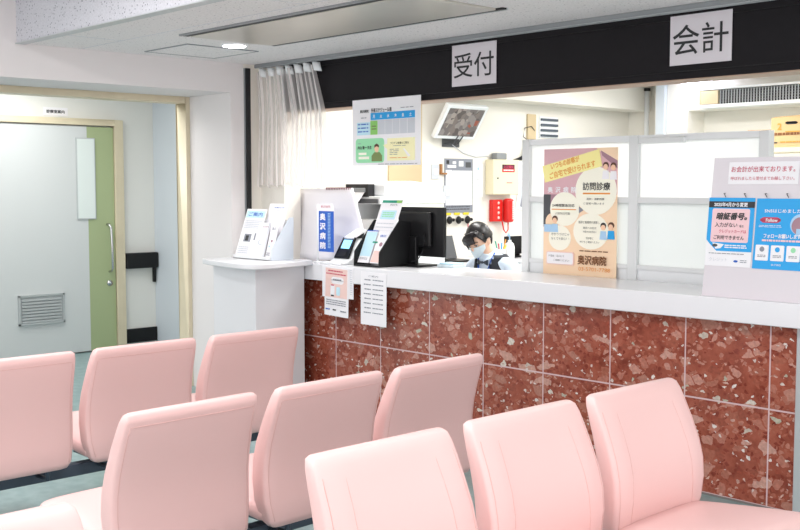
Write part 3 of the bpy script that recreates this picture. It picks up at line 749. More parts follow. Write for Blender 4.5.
# monitor behind the rack, its back to the lobby
mo = thing('computer_monitor', (-5.2,5.12,1.02), 'black computer monitor on the counter showing its back beside the leaflet rack', 'monitor')
MB().box((-5.46,5.10,1.085), (-5.02,5.13,1.418), M['black']).build('casing', mo, bevel=.006)
MB().box((-5.43,5.065,1.15), (-5.12,5.10,1.385), M['black']).build('rear_housing', mo, bevel=.015)
MB().box((-5.32,5.045,1.03), (-5.23,5.075,1.22), M['black']).build('stand_neck', mo, bevel=.006)
MB().box((-5.40,4.965,1.0205), (-5.13,5.165,1.034), M['black']).build('stand_base', mo, bevel=.005)
MB().box((-5.45,5.13,1.11), (-5.03,5.132,1.405), M['dgrey']).build('screen', mo)
MB().tube([(-5.16,5.06,1.24),(-5.13,5.03,1.19),(-5.14,5.02,1.12),(-5.20,5.03,1.06),(-5.26,5.035,1.05)], .004, M['rubber'], 6).build('cable', mo)

# desk rack on the side desk
ra = thing('leaflet_holder', (-6.2,4.5,1.0455), 'clear white leaflet holder standing on the side desk', 'leaflet holder')
MB().prism([(-6.03,4.43,1.0465),(-6.03,4.62,1.0465),(-6.03,4.625,1.34),(-6.03,4.59,1.34),(-6.03,4.43,1.12)], (.006,0,0), M['blue_w']).build('side_panel', ra)
MB().box((-6.47,4.42,1.0465), (-6.031,4.426,1.07), M['white']).box((-6.47,4.42,1.0465), (-6.031,4.62,1.05), M['white']).prism([(-6.47,4.50,1.05),(-6.47,4.595,1.32),(-6.47,4.60,1.32),(-6.47,4.505,1.05)], (.439,0,0), M['white']).build('tray', ra)
def l4(F): F.rect(.04,.04,.96,.18,M['lcyan']); F.text('ご案内', .15,.07,.85,.15,M['blue'],0,.01); F.lines(.08,.24,.9,.42,5,M['ginkl'],.5); F.rect(.22,.52,.56,.68,M['inkg']); F.rect(.30,.55,.45,.66,M['ink']); F.rect(.72,.50,.78,.64,M['inkg']); F.lines(.08,.78,.6,.94,4,M['ginkl'],.5)
leaflet((-6.465,4.43,1.055), .24, .36, math.radians(19), 'desk_leaflet', 'leaflet with pale blue heading and small photo, leftmost in the desk holder', l4)
def l5(F): F.text('訪問', .4,.10,.9,.14,M['mauve2']); F.circ(.45,.55,.22,M['ginkl'],.7); F.circ(.50,.54,.16,M['paper'],.7); F.rect(.88,0,1,1,M['ginkl'])
leaflet((-6.255,4.432,1.053), .135, .26, math.radians(15), 'desk_leaflet', 'pale lilac leaflet with a drawing, in the middle of the desk holder', l5)
def l6(F): F.text('お知らせ', .3,.06,.85,.085,M['blue'],0,.01); F.lines(.2,.11,.8,.13,1,M['ginkl'],.3)
leaflet((-6.25,4.475,1.053), .21, .40, math.radians(17), 'desk_leaflet', 'tall plain white leaflet rising at the back of the desk holder', l6)
def l7(F): F.text('案内', .2,.12,.8,.2,M['inkg']); F.circ(.5,.5,.12,M['mauve2']); F.circ(.3,.65,.10,M['lblue']); F.lines(.1,.82,.6,.92,2,M['inkg'],.5)
leaflet((-6.115,4.44,1.053), .08, .26, math.radians(15), 'desk_leaflet', 'small illustrated leaflet, rightmost in the desk holder', l7)

# papers, tray by the receptionist
tr = thing('document_tray', (-4.9,5.0,1.02), 'pale blue stack of papers lying on the counter behind the monitor', 'papers')
MB().box((-5.08,5.10,1.0205), (-4.93,5.22,1.04), M['mask']).box((-5.07,5.11,1.04), (-4.94,5.215,1.05), M['lcyan']).build('stack', tr, bevel=.003)

# ------------------------------------------------------------------ office furniture and wall things
dk = thing('office_desk', (-5.2,5.45,0), 'white office desk behind the counter where the receptionist works', 'desk')
MB().box((-6.0,5.235,.70), (-4.62,5.72,.73), M['lam']).build('desktop', dk, bevel=.003)
for x in (-5.98,-4.66): MB().box((x,5.25,0), (x+.03,5.70,.70), M['white']).build('side_panel', dk)
lw = thing('low_cabinet', (-6.38,7.6,0), 'white low cabinet along the office wall below the red telephone', 'cabinet')
MB().box((-6.64,6.36,0), (-6.12,8.4,.90), M['white']).build('body', lw, bevel=.004)
MB().box((-6.645,6.35,.90), (-6.10,8.41,.925), M['lam']).build('top', lw, bevel=.003)
for k in range(4):
    a = 6.37+k*.507; dd = MB().box((-6.12,a+.005,.05), (-6.105,a+.497,.89), M['white']).build('door', lw, bevel=.002)
    hh = MB().box((-6.105,a+.44,.45), (-6.09,a+.45,.60), M['alu']).build('handle', dd); hh.location = (0,0,0)
# copier
cp = thing('copier', (-6.42,5.95,0), 'large white office copier with dark paper exit behind the paper pad', 'copier')
MB().box((-6.63,5.60,.02), (-6.20,6.32,1.30), M['white']).build('body', cp, bevel=.012)
MB().box((-6.63,5.62,1.30), (-6.50,6.32,1.42), M['white']).box((-6.30,5.70,1.30), (-6.21,6.30,1.42), M['cream_ink']).build('support', cp)
MB().box((-6.63,5.60,1.42), (-6.20,6.32,1.48), M['white']).build('scanner_bed', cp, bevel=.006)
mm = MB(); mm.prism([(-6.63,5.66,1.48),(-6.63,5.66,1.575),(-6.63,5.95,1.60),(-6.63,6.28,1.57),(-6.63,6.33,1.48)], (.42,0,0), M['white']); mm.build('document_feeder', cp, bevel=.014)
MB().box((-6.60,5.59,1.475), (-6.33,5.66,1.575), M['blackm']).build('paper_exit', cp, bevel=.004)
MB().box((-6.58,5.582,1.51), (-6.36,5.60,1.545), M['grey']).build('roller', cp, bevel=.006)
MB().prism([(-6.52,5.59,1.51),(-6.37,5.59,1.51),(-6.42,5.52,1.38),(-6.52,5.52,1.35)], (0,-.003,.003), M['paper']).build('paper_sheet', cp)
MB().box((-6.58,5.585,1.425), (-6.22,5.60,1.46), M['dgrey']).build('control_strip', cp)
for z in (.15,.45,.75): MB().box((-6.60,5.592,z), (-6.23,5.60,z+.25), M['dwhite']).build('paper_drawer', cp)
# beige door-like panel
struct(MB().box((-6.649,6.09,0), (-6.63,6.47,2.32), M['beige']), 'trim_9')

# tilted wall screen
sc = thing('wall_screen', (-6.5,6.85,1.95), 'white framed screen tilted down high on the office wall', 'screen')
up = V3((.20,0,.30)).normalized(); nn = V3((0,1,0)).cross(up).normalized()
S0 = V3((-6.56,6.54,1.965))
H_, W_ = .33, .50
MB().prism([S0, S0+V3((0,W_,0)), S0+V3((0,W_,0))+up*H_, S0+up*H_], nn*-.045, M['white']).build('casing', sc, bevel=.006)
S1 = S0+up*.032+V3((0,.032,0))
MB().prism([S1, S1+V3((0,W_-.064,0)), S1+V3((0,W_-.064,0))+up*(H_-.062), S1+up*(H_-.062)], nn*.0015, M['pic']).build('picture', sc)
MB().tube([(-6.649,6.75,1.93),(-6.58,6.80,1.93),(-6.52,6.80,1.99)], .006, M['dgrey']).tube([(-6.649,6.92,1.93),(-6.58,6.86,1.93),(-6.52,6.86,1.99)], .006, M['dgrey']).box((-6.649,6.73,1.90), (-6.64,6.94,2.0), M['dgrey']).build('bracket', sc)
MB().tube([(-6.64,6.85,1.92),(-6.642,7.0,1.85),(-6.642,7.15,1.82),(-6.642,7.3,1.83),(-6.642,7.42,1.81)], .0035, M['ginkl'], 6).build('cable', sc)

# fire alarm cabinet and red phone
fc = thing('alarm_box', (-6.6,7.47,1.48), 'cream metal alarm cabinet with a red label on the office wall', 'alarm cabinet')
MB().box((-6.649,7.29,1.482), (-6.55,7.645,1.80), M['fire']).build('case', fc, bevel=.006)
F = Flat((-6.549,7.41,1.755), YU, ZD, .17, .07); F.base(M['ink'], .001); F.rect(0,.55,1,1,M['red']); F.text('火災報知', .1,.1,.9,.5,M['redi'],0,.02); F.lines(.1,.65,.9,.9,1,M['paper'],.3); F.done(fc, 'label_plate')
MB().box((-6.549,7.47,1.585), (-6.5485,7.55,1.592), M['redi']).build('red_mark', fc)
MB().cyl((-6.55,7.35,1.63), .008, .006, M['dgrey'], (1,0,0)).build('lock', fc)
MB().box((-6.64,7.36,1.80), (-6.57,7.50,1.86), M['grey']).build('conduit_box', fc, bevel=.01)
ph = thing('red_telephone', (-6.6,7.48,1.22), 'red emergency telephone mounted on the office wall under the cream cabinet', 'telephone')
MB().box((-6.649,7.345,1.235), (-6.60,7.48,1.435), M['red']).build('base', ph, bevel=.006)
for k in range(4): MB().cyl((-6.60,7.42,1.27+k*.045), .014, .003, M['pinkp'], (1,0,0)).build('button', ph)
MB().box((-6.62,7.485,1.225), (-6.545,7.585,1.445), M['red']).build('handset', ph, bevel=.025)
F = Flat((-6.5435,7.54,1.42), YU, ZD, .03, .17); F.lines(.2,.0,.8,1,9,M['paper'],.35); F.txt.build('lettering', ph)
MB().tube([(-6.59,7.46,1.235),(-6.57,7.46,1.16),(-6.57,7.49,1.13),(-6.57,7.52,1.16),(-6.58,7.53,1.23)], .006, M['red'], 6).build('cord', ph)
# switches
for i, (y, z, lab) in enumerate(((6.60,1.62,'upper'),(6.60,1.44,'lower left'),(6.745,1.44,'lower right'))):
    o = thing('light_switch', (WX,y,z), '%s of three white light switches on the office wall' % lab, 'switch', 'light switches')
    MB().box((-6.649,y,z), (-6.640,y+.085,z+.125), M['ginkl']).build('plate', o, bevel=.002)
    MB().box((-6.640,y+.02,z+.035), (-6.634,y+.065,z+.09), M['white']).build('rocker', o, bevel=.002)
kh = thing('key_hanger', (WX,6.68,1.6), 'small brown wooden hook block beside the wall calendar', 'hook')
MB().box((-6.649,6.70,1.66), (-6.63,6.72,1.75), M['wood']).box((-6.649,6.72,1.66), (-6.62,6.77,1.675), M['wood']).build('block', kh)
# wall calendar / bulletin
o = thing('wall_calendar', (WX,6.95,1.34), 'white wall calendar with grey picture strips hanging on the office wall', 'calendar')
F = Flat((-6.645,6.76,1.80), YU, ZD, .36, .475); F.base(M['inkg'], .003)
F.rect(0,0,1,.18,M['inkg']); F.rect(.06,.03,.16,.1,M['ink']); F.rect(.5,.04,.66,.14,M['paper']); F.rect(.28,.05,.40,.10,M['paper']); F.rect(.74,.06,.93,.16,M['dgrey']); F.rect(.1,.12,.4,.17,M['paper'])
F.rect(.04,.21,.25,.86,M['paper']); F.rect(.27,.22,.97,.86,M['paper']); F.rect(.0,.86,1,1,M['inkg']); F.lines(.05,.88,.9,.97,2,M['dgrey'],.5)
F.done(o)
o = thing('wall_memo', (WX,7.15,1.4), 'white memo sheet with faint marks between the calendar and the cream cabinet', 'memo')
F = Flat((-6.646,7.13,1.76), YU, ZD, .13, .30); F.base(M['paper'], .002); F.circ(.5,.15,.1,M['lblue']); F.lines(.3,.45,.6,.5,1,M['inkg']); F.circ(.5,.65,.08,M['ginkl']); F.done(o)
o = thing('wall_leaflet', (WX,7.8,1.5), 'small white sheet with pink lines on the office wall right of the cream cabinet', 'memo')
F = Flat((-6.646,7.68,1.79), YU, ZD, .20, .26); F.base(M['paper'], .002); F.circ(.4,.3,.1,M['lcyan']); F.lines(.05,.62,.7,.66,1,M['pinki'],.1); F.lines(.05,.76,.7,.80,1,M['pinki'],.1); F.done(o)
o = thing('wall_leaflet', (WX,7.8,1.3), 'tilted striped leaflet on the office wall beside the red telephone', 'memo')
F = Flat((-6.642,7.76,1.58), (0,1,-.25), (0,-.25,-1), .17, .23); F.base(M['paper'], .002); F.rect(.1,.08,.9,.9,M['ginkl']); F.rect(.35,.1,.55,.88,M['inkg']); F.done(o)
# clip row
for i in range(3):
    y = 6.80+i*.115
    o = thing('wall_clip', (WX,y,1.27), ['black bulldog clip with yellow tag, first of three below the calendar', 'black bulldog clip with yellow tag, middle of three below the calendar', 'black bulldog clip with yellow tag, last of three below the calendar'][i], 'clip', 'clips below the calendar')
    MB().ell((-6.62,y,1.26), (.022,.030,.035), M['black']).ell((-6.62,y+.045,1.262), (.015,.022,.015), M['black']).build('clip', o)
    MB().box((-6.649,y-.03,1.305), (-6.642,y+.04,1.325), M['yel']).build('yellow_tag', o)
o = thing('pink_string_tag', (WX,7.07,1.18), 'thin pink strap hanging below the row of clips', 'strap'); MB().box((-6.6495,7.06,1.13), (-6.645,7.07,1.25), M['redi']).build('strap', o)
# louvre vent and white switch box high on the wall
vt = thing('wall_vent', (-6.62,8.17,2.02), 'dark slatted ventilation grille high on the office wall', 'vent')
MB().box((-6.649,8.04,2.02), (-6.635,8.31,2.22), M['white']).build('frame', vt)
mm = MB()
for k in range(4): mm.box((-6.635,8.05,2.03+k*.05), (-6.62,8.30,2.052+k*.05), M['dblind'])
mm.build('slat', vt)
wb = thing('wall_cover', (-6.63,7.92,2.03), 'tall beige cover plate beside the slatted vent', 'cover plate'); MB().box((-6.649,7.86,2.0), (-6.63,7.98,2.235), M['beige']).build('plate', wb, bevel=.003)
cb = thing('cable_bundle', (-6.6,7.85,1.8), 'tangled black cables on the wall above the cream cabinet', 'cables')
mm = MB()
for q in range(7):
    y0 = 7.66+q*.015; mm.tube([(-6.64+.004*q,y0,1.80),(-6.60,y0+.08,1.83+.01*q),(-6.60,7.80,1.84+.012*q),(-6.62,7.90,1.87+.03*(q%4)),(-6.64,7.94,1.96)], .005, M['rubber'], 6)
mm.box((-6.649,7.86,1.80), (-6.60,7.95,1.98), M['black'])
mm.tube([(-6.62,7.86,1.98),(-6.62,7.78,2.02),(-6.62,7.80,2.10),(-6.62,7.90,2.12),(-6.63,7.96,2.08)], .004, M['rubber'], 6)
mm.build('cable', cb)
# things on low cabinet, right of the receptionist
m2 = thing('small_monitor', (-6.33,7.38,.925), 'small black monitor on the low cabinet behind the receptionist', 'monitor')
MB().box((-6.34,7.20,.955), (-6.32,7.56,1.115), M['black']).build('casing', m2, bevel=.004); MB().box((-6.36,7.34,.926), (-6.34,7.42,.99), M['black']).box((-6.42,7.28,.926), (-6.28,7.48,.936), M['black']).build('stand', m2)
pc = thing('pen_cup', (-6.20,7.0,.925), 'cup of colourful pens on the low cabinet behind the receptionist', 'pen cup')
MB().cyl((-6.20,7.0,.926), .04, .09, M['white'], n=20, r2=.045).build('cup', pc)
for q, (a, b_, c) in enumerate(((.01,.02,'yel'),(-.02,.01,'redi'),(.02,-.015,'cyan'),(-.01,-.02,'teal'),(.0,.03,'orange'))):
    MB().tube([(-6.20+a*.5,7.0+b_*.5,.94),(-6.20+a*2.2,7.0+b_*2.2,1.05+.012*q)], .006, M[c], 6).build('pen', pc)
sb = thing('spray_bottle', (-6.2,7.14,.925), 'white pump bottle on the low cabinet beside the pens', 'bottle')
zz = [(.926,.042),(.94,.045),(1.03,.045),(1.06,.035),(1.075,.016),(1.09,.016)]
MB().rings([[(-6.22+r_*math.cos(k_*PI/10), 7.14+r_*math.sin(k_*PI/10), z_) for k_ in range(20)] for z_, r_ in zz], M['white']).build('body', sb)
MB().cyl((-6.22,7.14,1.09), .006, .05, M['lblue'], n=8).tube([(-6.22,7.14,1.14),(-6.18,7.08,1.145),(-6.17,7.065,1.13)], .009, M['lblue'], 8).build('pump', sb)
lp = thing('laptop', (-6.3,6.45,.925), 'open black laptop on the low cabinet seen just right of the big monitor', 'laptop')
MB().box((-6.42,6.38,.926), (-6.20,6.68,.94), M['black']).build('keyboard_base', lp, bevel=.003)
MB().prism([(-6.42,6.38,.94),(-6.42,6.68,.94),(-6.50,6.70,1.13),(-6.50,6.40,1.13)], (.01,0,.004), M['dgrey']).build('lid', lp)
bx = thing('maroon_box', (-6.22,7.46,.925), 'small dark red box on the low cabinet beside the small monitor', 'box'); MB().box((-6.27,7.40,.9255), (-6.17,7.52,1.0), M['maroon']).build('body', bx, bevel=.003)

# ------------------------------------------------------------------ back of the office
au = thing('wall_air_conditioner', (-4.9,9.1,2.33), 'wide white air conditioner with a dark grille high on the office back wall', 'air conditioner')
ax0, ax1 = -5.57, -4.0
mm = MB(); ay0, ay1 = 9.04, 9.219
mm.box((ax0,ay0,2.287), (ax1,ay1,2.317), M['white']).box((ax0,ay0,2.452), (ax1,ay1,2.472), M['white']).box((ax0,ay0,2.317), (ax0+.03,ay1,2.452), M['white']).box((ax1-.03,ay0,2.317), (ax1,ay1,2.452), M['white']).box((ax0+.03,ay0+.06,2.317), (ax1-.03,ay1,2.452), M['blackm'])
mm.build('casing', au)
MB().box((ax0+.03,ay0+.01,2.322), (ax0+.22,ay0+.06,2.447), M['beige']).build('side_plate', au)
gr = MB()
for k in range(46): gr.box((ax0+.235+k*.028,ay0+.02,2.322), (ax0+.241+k*.028,ay0+.03,2.447), M['alu'])
for k in range(5): gr.box((ax0+.22,ay0+.012,2.340+k*.024), (ax1-.03,ay0+.02,2.343+k*.024), M['grey'])
gr.build('grille', au)
ol = thing('ceiling_tube_light', (-5.6,8.9,OZ-.05), 'glowing tube light on the office ceiling below the header', 'ceiling light')
MB().box((-5.78,8.84,OZ-.04), (-5.40,9.13,OZ-.0005), M['white']).build('fixture', ol)
for y in (8.92,9.07): MB().tube([(-5.74,y,OZ-.058),(-5.43,y,OZ-.058)], .018, M['lamp2'], 10).build('tube', ol)
pi = thing('wall_pipe', (-6.3,9.15,0), 'white vertical pipe with a black cap in the office corner', 'pipe')
MB().cyl((-6.36,9.40,0.0), .025, 2.52, M['white'], n=14).build('pipe', pi); MB().cyl((-6.36,9.40,2.52), .035, .03, M['black'], n=14).build('cap', pi)
dp = thing('drain_pipe', (-6.1,9.15,0), 'bright square white duct running down the office column', 'duct')
MB().box((-6.09,9.15,0), (-5.99,9.199,OZ-.001), M['blue_w']).build('duct', dp, bevel=.004)
sh = thing('steel_shelf', (-4.4,8.8,0), 'cream steel shelf holding boxes at the back right of the office', 'shelf')
MB().box((-4.85,8.60,1.845), (-3.4,9.0,1.885), M['cream']).build('shelf_board', sh)
MB().box((-4.85,8.60,1.30), (-3.4,9.0,1.33), M['cream']).build('shelf_board', sh)
for x in (-4.85,-3.43):
    for y in (8.60,8.97): MB().box((x,y,0), (x+.03,y+.03,1.845), M['cream']).build('upright', sh)
cbx = thing('cardboard_box', (-4.45,8.8,1.885), 'cardboard box with a hand hole on top of the steel shelf', 'box')
MB().box((-4.58,8.61,1.886), (-4.15,8.95,2.13), M['card']).build('body', cbx)
MB().prism([(-4.58,8.61,2.13),(-4.15,8.61,2.13),(-4.15,8.70,2.16),(-4.58,8.70,2.145)], (0,0,.004), M['card']).prism([(-4.58,8.95,2.13),(-4.15,8.95,2.13),(-4.15,8.80,2.165),(-4.58,8.80,2.15)], (0,0,.004), M['cardd']).build('flap', cbx)
F = Flat((-4.58,8.608,2.13), XU, ZD, .43, .244); F.rrect(.30,.12,.55,.22,.04,M['ink']); F.text('2', .14,.18,.22,.40,M['cardd'],0,.03); F.lines(.08,.5,.9,.62,1,M['brown'],.3); F.rect(.3,.45,.95,.49,M['cardd']); F.rect(.06,.82,.14,.86,M['ink']); F.lines(.2,.80,.9,.86,1,M['cardd'],.3); F.done(cbx, 'printed_marks')
wbx = thing('white_box', (-4.7,8.8,1.885), 'white carton with a brown lid beside the cardboard box on the shelf', 'box')
MB().box((-4.80,8.63,1.886), (-4.61,8.90,2.02), M['white']).build('body', wbx, bevel=.003); MB().box((-4.805,8.625,2.02), (-4.605,8.905,2.04), M['cardd']).build('lid', wbx); F = Flat((-4.80,8.629,2.0), XU, ZD, .19, .1); F.lines(.1,.2,.8,.8,3,M['inkg'],.5); F.txt.build('lettering', wbx)


# ------------------------------------------------------------------ receptionist
per = thing('person', (-5.08,5.74,0), 'receptionist in a navy vest, pale blue shirt and face mask, looking down behind the counter', 'person')
PX, PY = -5.08, 5.74
def skinned(chain_list, m=None):
    """chains of (point, radius) grown into one smooth surface"""
    vs, es, rs = [], [], []; key = {}
    for ch in chain_list:
        prev = None
        for (p, r_) in ch:
            k_ = tuple(round(c_, 4) for c_ in p)
            if k_ not in key: key[k_] = len(vs); vs.append(p); rs.append(r_)
            if prev is not None: es.append((prev, key[k_]))
            prev = key[k_]
    me = bpy.data.meshes.new('sk'); me.from_pydata([V3(p) for p in vs], es, [])
    ob = bpy.data.objects.new('sk', me); C.objects.link(ob)
    md = ob.modifiers.new('s', 'SKIN')
    for i, r_ in enumerate(rs):
        me.skin_vertices[0].data[i].radius = (r_, r_) if not isinstance(r_, tuple) else r_
    me.skin_vertices[0].data[0].use_root = True
    sb_ = ob.modifiers.new('u', 'SUBSURF'); sb_.levels = 2; sb_.render_levels = 2
    dg = bpy.context.evaluated_depsgraph_get(); dg.update()
    out = bpy.data.meshes.new_from_object(ob.evaluated_get(dg))
    V_ = [tuple(v.co) for v in out.vertices]; F_ = [tuple(p.vertices) for p in out.polygons]
    bpy.data.objects.remove(ob); bpy.data.meshes.remove(me); bpy.data.meshes.remove(out)
    return V_, F_
def W(x, y, z): return (PX+x, PY+y, z)
HC = V3((-5.165,5.60,1.178))
HR = Matrix.Translation(HC) @ Matrix.Rotation(math.radians(8), 4, 'Z') @ Matrix.Rotation(math.radians(30), 4, 'X') @ Matrix.Rotation(math.radians(-4), 4, 'Y')
def skull(p):
    q = p.copy()
    if p.z < 0: q.x *= 1-.38*p.z*p.z; q.y = p.y*(1-.25*p.z*p.z)-.10*p.z*p.z*-(-1)
    if p.y < -.55: q.y = -.55-(abs(p.y)-.55)*.75
    return q
def torso_rings(grow):
    R_ = []
    for z, w_, d_, yo in ((.46,.165,.115,.03),(.56,.165,.115,.025),(.68,.145,.10,.01),(.80,.15,.10,-.02),(.90,.165,.108,-.045),(.98,.172,.105,-.065),(1.03,.168,.092,-.08),(1.062,.135,.075,-.09),(1.085,.07,.058,-.10)):
        R_.append([W(math.copysign(abs(math.cos(a))**.85, math.cos(a))*(w_+grow), yo+math.sin(a)*(d_+grow), z+grow*.4) for a in [2*PI*k/36 for k in range(36)]])
    return R_
body = MB()
body.rings(torso_rings(-.012), M['skin'])
for sx in (-1, 1):
    arm = [(W(sx*.13,-.075,1.02),.05),(W(sx*.185,-.08,1.005),.048),(W(sx*.215,-.11,.90),.042),(W(sx*.225,-.14,.80),.038),(W(sx*.19,-.24,.785),.034),(W(sx*.13,-.33,.775),.026),(W(sx*.115,-.36,.77),.024),(W(sx*.10,-.41,.765),(.034,.018))]
    V_, F_ = skinned([arm]); body.add(V_, F_, M['skin'], True)
    for k, (dx, L_) in enumerate(((-.028,.060),(-.010,.072),(.009,.068),(.026,.054))):
        b0 = V3(W(sx*.10+dx,-.41,.766)); dirv = V3((-sx*.15+dx*2,-1,0)).normalized()
        V_, F_ = skinned([[(tuple(b0),.0095),(tuple(b0+dirv*L_*.5+V3((0,0,.008))),.009),(tuple(b0+dirv*L_*.8+V3((0,0,-.001))),.008),(tuple(b0+dirv*L_+V3((0,0,-.012))),.007)]]); body.add(V_, F_, M['skin'], True)
    t0 = V3(W(sx*.115-sx*.02,-.375,.766)); V_, F_ = skinned([[(tuple(t0),.012),(tuple(t0+V3((-sx*.035,-.02,-.002))),.0105),(tuple(t0+V3((-sx*.05,-.05,-.008))),.009)]]); body.add(V_, F_, M['skin'], True)
    leg = [(W(sx*.08,.02,.53),.085),(W(sx*.10,-.15,.54),.078),(W(sx*.105,-.38,.53),.058),(W(sx*.105,-.42,.48),.055),(W(sx*.105,-.38,.30),.048),(W(sx*.105,-.36,.10),.034),(W(sx*.105,-.38,.045),.034),(W(sx*.105,-.50,.03),.028)]
    V_, F_ = skinned([leg]); body.add(V_, F_, M['skin'], True)
V_, F_ = skinned([[(W(0,-.095,1.04),.058),(W(-.02,-.105,1.09),.050),(tuple(HC+V3((.015,.03,-.03))),.050)]]); body.add(V_, F_, M['skin'], True)
body.ell((0,0,0), (.076,.094,.112), M['skin'], HR, 28, 20, skull)
body.ell((0,-.090,-.012), (.012,.020,.024), M['skin'], HR, 12, 8)
body.ell((0,-.082,-.055), (.026,.012,.012), M['skin'], HR, 12, 8)
for sx in (-1, 1): body.ell((sx*.077,.008,-.008), (.010,.020,.031), M['skin'], HR, 12, 8)
bo = body.build('body', per)
rm = bo.modifiers.new('r', 'REMESH'); rm.mode = 'VOXEL'; rm.voxel_size = .0055; rm.use_smooth_shade = True
sm_ = bo.modifiers.new('sm', 'SMOOTH'); sm_.factor = .5; sm_.iterations = 3
dg = bpy.context.evaluated_depsgraph_get(); dg.update()
nm = bpy.data.meshes.new_from_object(bo.evaluated_get(dg)); bo.modifiers.clear(); bo.data = nm
if not nm.materials: nm.materials.append(M['skin'])
for p in nm.polygons: p.use_smooth = True
def hp(x, y, z): return HR @ V3((x, y, z))
for sx in (-1, 1):
    e_ = MB(); e_.ell((sx*.031,-.0775,.006), (.0145,.006,.0045), M['paper'], HR, 14, 8); e_.ell((sx*.031,-.082,.005), (.006,.004,.0045), M['ink'], HR, 10, 6)
    e_.build('eye', per)
    MB().tube([hp(sx*.015,-.084,.0095),hp(sx*.031,-.086,.0125),hp(sx*.047,-.078,.008)], .0018, M['hair'], 6).build('eyelashes', per)
    MB().tube([hp(sx*.013,-.086,.028),hp(sx*.031,-.084,.034),hp(sx*.050,-.074,.029)], .0026, M['hair'], 6).build('eyebrow', per)
# hair: cap, side-swept fringe, bun
cap = MB(); cap.ell((0,.014,.016), (.086,.100,.112), M['hair'], None, 40, 28)
keep = []
for f_ in cap.f:
    c_ = sum((V3(cap.v[k]) for k in f_), V3())/len(f_)
    front = c_.y < -.012
    if front and c_.z < .052+.02*abs(c_.x)/.08: continue
    if c_.z < -.058: continue
    if abs(c_.x) > .06 and c_.z < .012 and c_.y < .035: continue
    keep.append(f_)
cap.f = keep; cap.mi = [0]*len(keep); cap.sm = [True]*len(keep)
cap.v = [tuple(HR @ V3(v)) for v in cap.v]
hr_ = cap.build('hair', per, solid=.008)
fr = MB()
for q in range(15):
    u = q/14; x1 = -.080+u*.118
    fr.tube([hp(.022+u*.02,-.062,.104),hp(.004+x1*.5,-.088-.002*math.sin(u*PI),.082),hp(x1*.85,-.094+.35*max(0,-x1-.04),.052),hp(x1*1.02-.004,-.090+.55*max(0,-x1-.035),.024-.020*(1-u))], [.006,.0085,.008,.0025], M['hair'], 8)
for q in range(6):
    u = q/5
    fr.tube([hp(.03+u*.012,-.055+u*.01,.104),hp(.058+u*.008,-.070+u*.03,.078),hp(.074,-.054+u*.03,.045),hp(.080,-.036+u*.022,.0+.01*u)], [.006,.008,.007,.003], M['hair'], 8)
for q in range(5):
    u = q/4
    fr.tube([hp(-.040-u*.03,-.060+u*.03,.075),hp(-.076,-.052+u*.035,.035),hp(-.081,-.046+u*.035,-.015),hp(-.077,-.046+u*.03,-.05+.01*u)], [.006,.008,.007,.003], M['hair'], 8)
fr.build('fringe', per)
bn = MB(); bn.ell((0,.112,-.015), (.040,.034,.040), M['hair'], HR, 18, 12); bn.build('hair_bun', per)
mk = MB(); P_ = []
for i in range(21):
    a = math.radians(-62+124*i/20); row = []
    for k in range(11):
        z = -.010-.085*k/10; rr_ = .0; zz_ = (z+.05)/.05
        bulge = .013*math.cos(a)**3*(1-.35*zz_*zz_)
        x = math.sin(a)*(.079-.024*max(0, -z-.03)/.065); y = -math.cos(a)*(.090+bulge)+.006*abs(math.sin(k*PI/2.5))*.25
        row.append(hp(x, y+.004, z-.010*(math.cos(a)-.6)*(k/10)+.006*math.cos(a)*(1-k/10)))
    P_.append(row)
mk.grid(P_, M['mask'])
mk.build('face_mask', per, solid=.0018)
for sx in (-1, 1): MB().tube([hp(sx*.070,-.040,-.020),hp(sx*.078,-.015,.008),hp(sx*.083,.010,.022),hp(sx*.086,.024,.0),hp(sx*.078,-.01,-.045),hp(sx*.062,-.038,-.075)], .0012, M['paper'], 6).build('mask_loop', per)
sh_ = MB(); sh_.rings(torso_rings(.004), M['shirt'])
for sx in (-1, 1):
    V_, F_ = skinned([[(W(sx*.12,-.08,1.015),.064),(W(sx*.185,-.08,1.0),.063),(W(sx*.222,-.11,.90),.056),(W(sx*.232,-.14,.80),.052),(W(sx*.19,-.24,.785),.046),(W(sx*.135,-.325,.777),.040)]]); sh_.add(V_, F_, M['shirt'], True)
so_ = sh_.build('shirt', per)
rm = so_.modifiers.new('r', 'REMESH'); rm.mode = 'VOXEL'; rm.voxel_size = .007; rm.use_smooth_shade = True
s2_ = so_.modifiers.new('sm', 'SMOOTH'); s2_.factor = .5; s2_.iterations = 4
cl = MB()
for sx in (-1, 1):
    cl.prism([W(sx*.012,-.178,1.035),W(sx*.060,-.165,1.055),W(sx*.062,-.120,1.100),W(sx*.045,-.085,1.125),W(sx*.022,-.150,1.085)], (0,-.006,.004), M['shirt'])
cl.build('collar', per, bevel=.002)
vs_ = MB(); R_ = []
for z, w_, d_, yo in ((.52,.180,.132,.025),(.68,.160,.116,.01),(.80,.164,.117,-.02),(.90,.172,.124,-.045),(.97,.158,.121,-.065),(1.02,.142,.112,-.078),(1.055,.132,.10,-.088),(1.082,.112,.083,-.096)):
    R_.append([W(math.copysign(abs(math.cos(a))**.85, math.cos(a))*w_, yo+math.sin(a)*d_, z) for a in [2*PI*k/40 for k in range(40)]])
vs_.rings(R_, M['vest'], cap=False)
kp = []
for f_ in vs_.f:
    c_ = sum((V3(vs_.v[k]) for k in f_), V3())/len(f_)
    dx, dy = abs(c_.x-PX), c_.y-PY
    if dy < -.10 and c_.z > .93 and dx < .012+.50*(c_.z-.93): continue
    kp.append(f_)
vs_.f = kp; vs_.mi = [0]*len(kp); vs_.sm = [True]*len(kp)
vs_.build('vest', per, solid=.008)
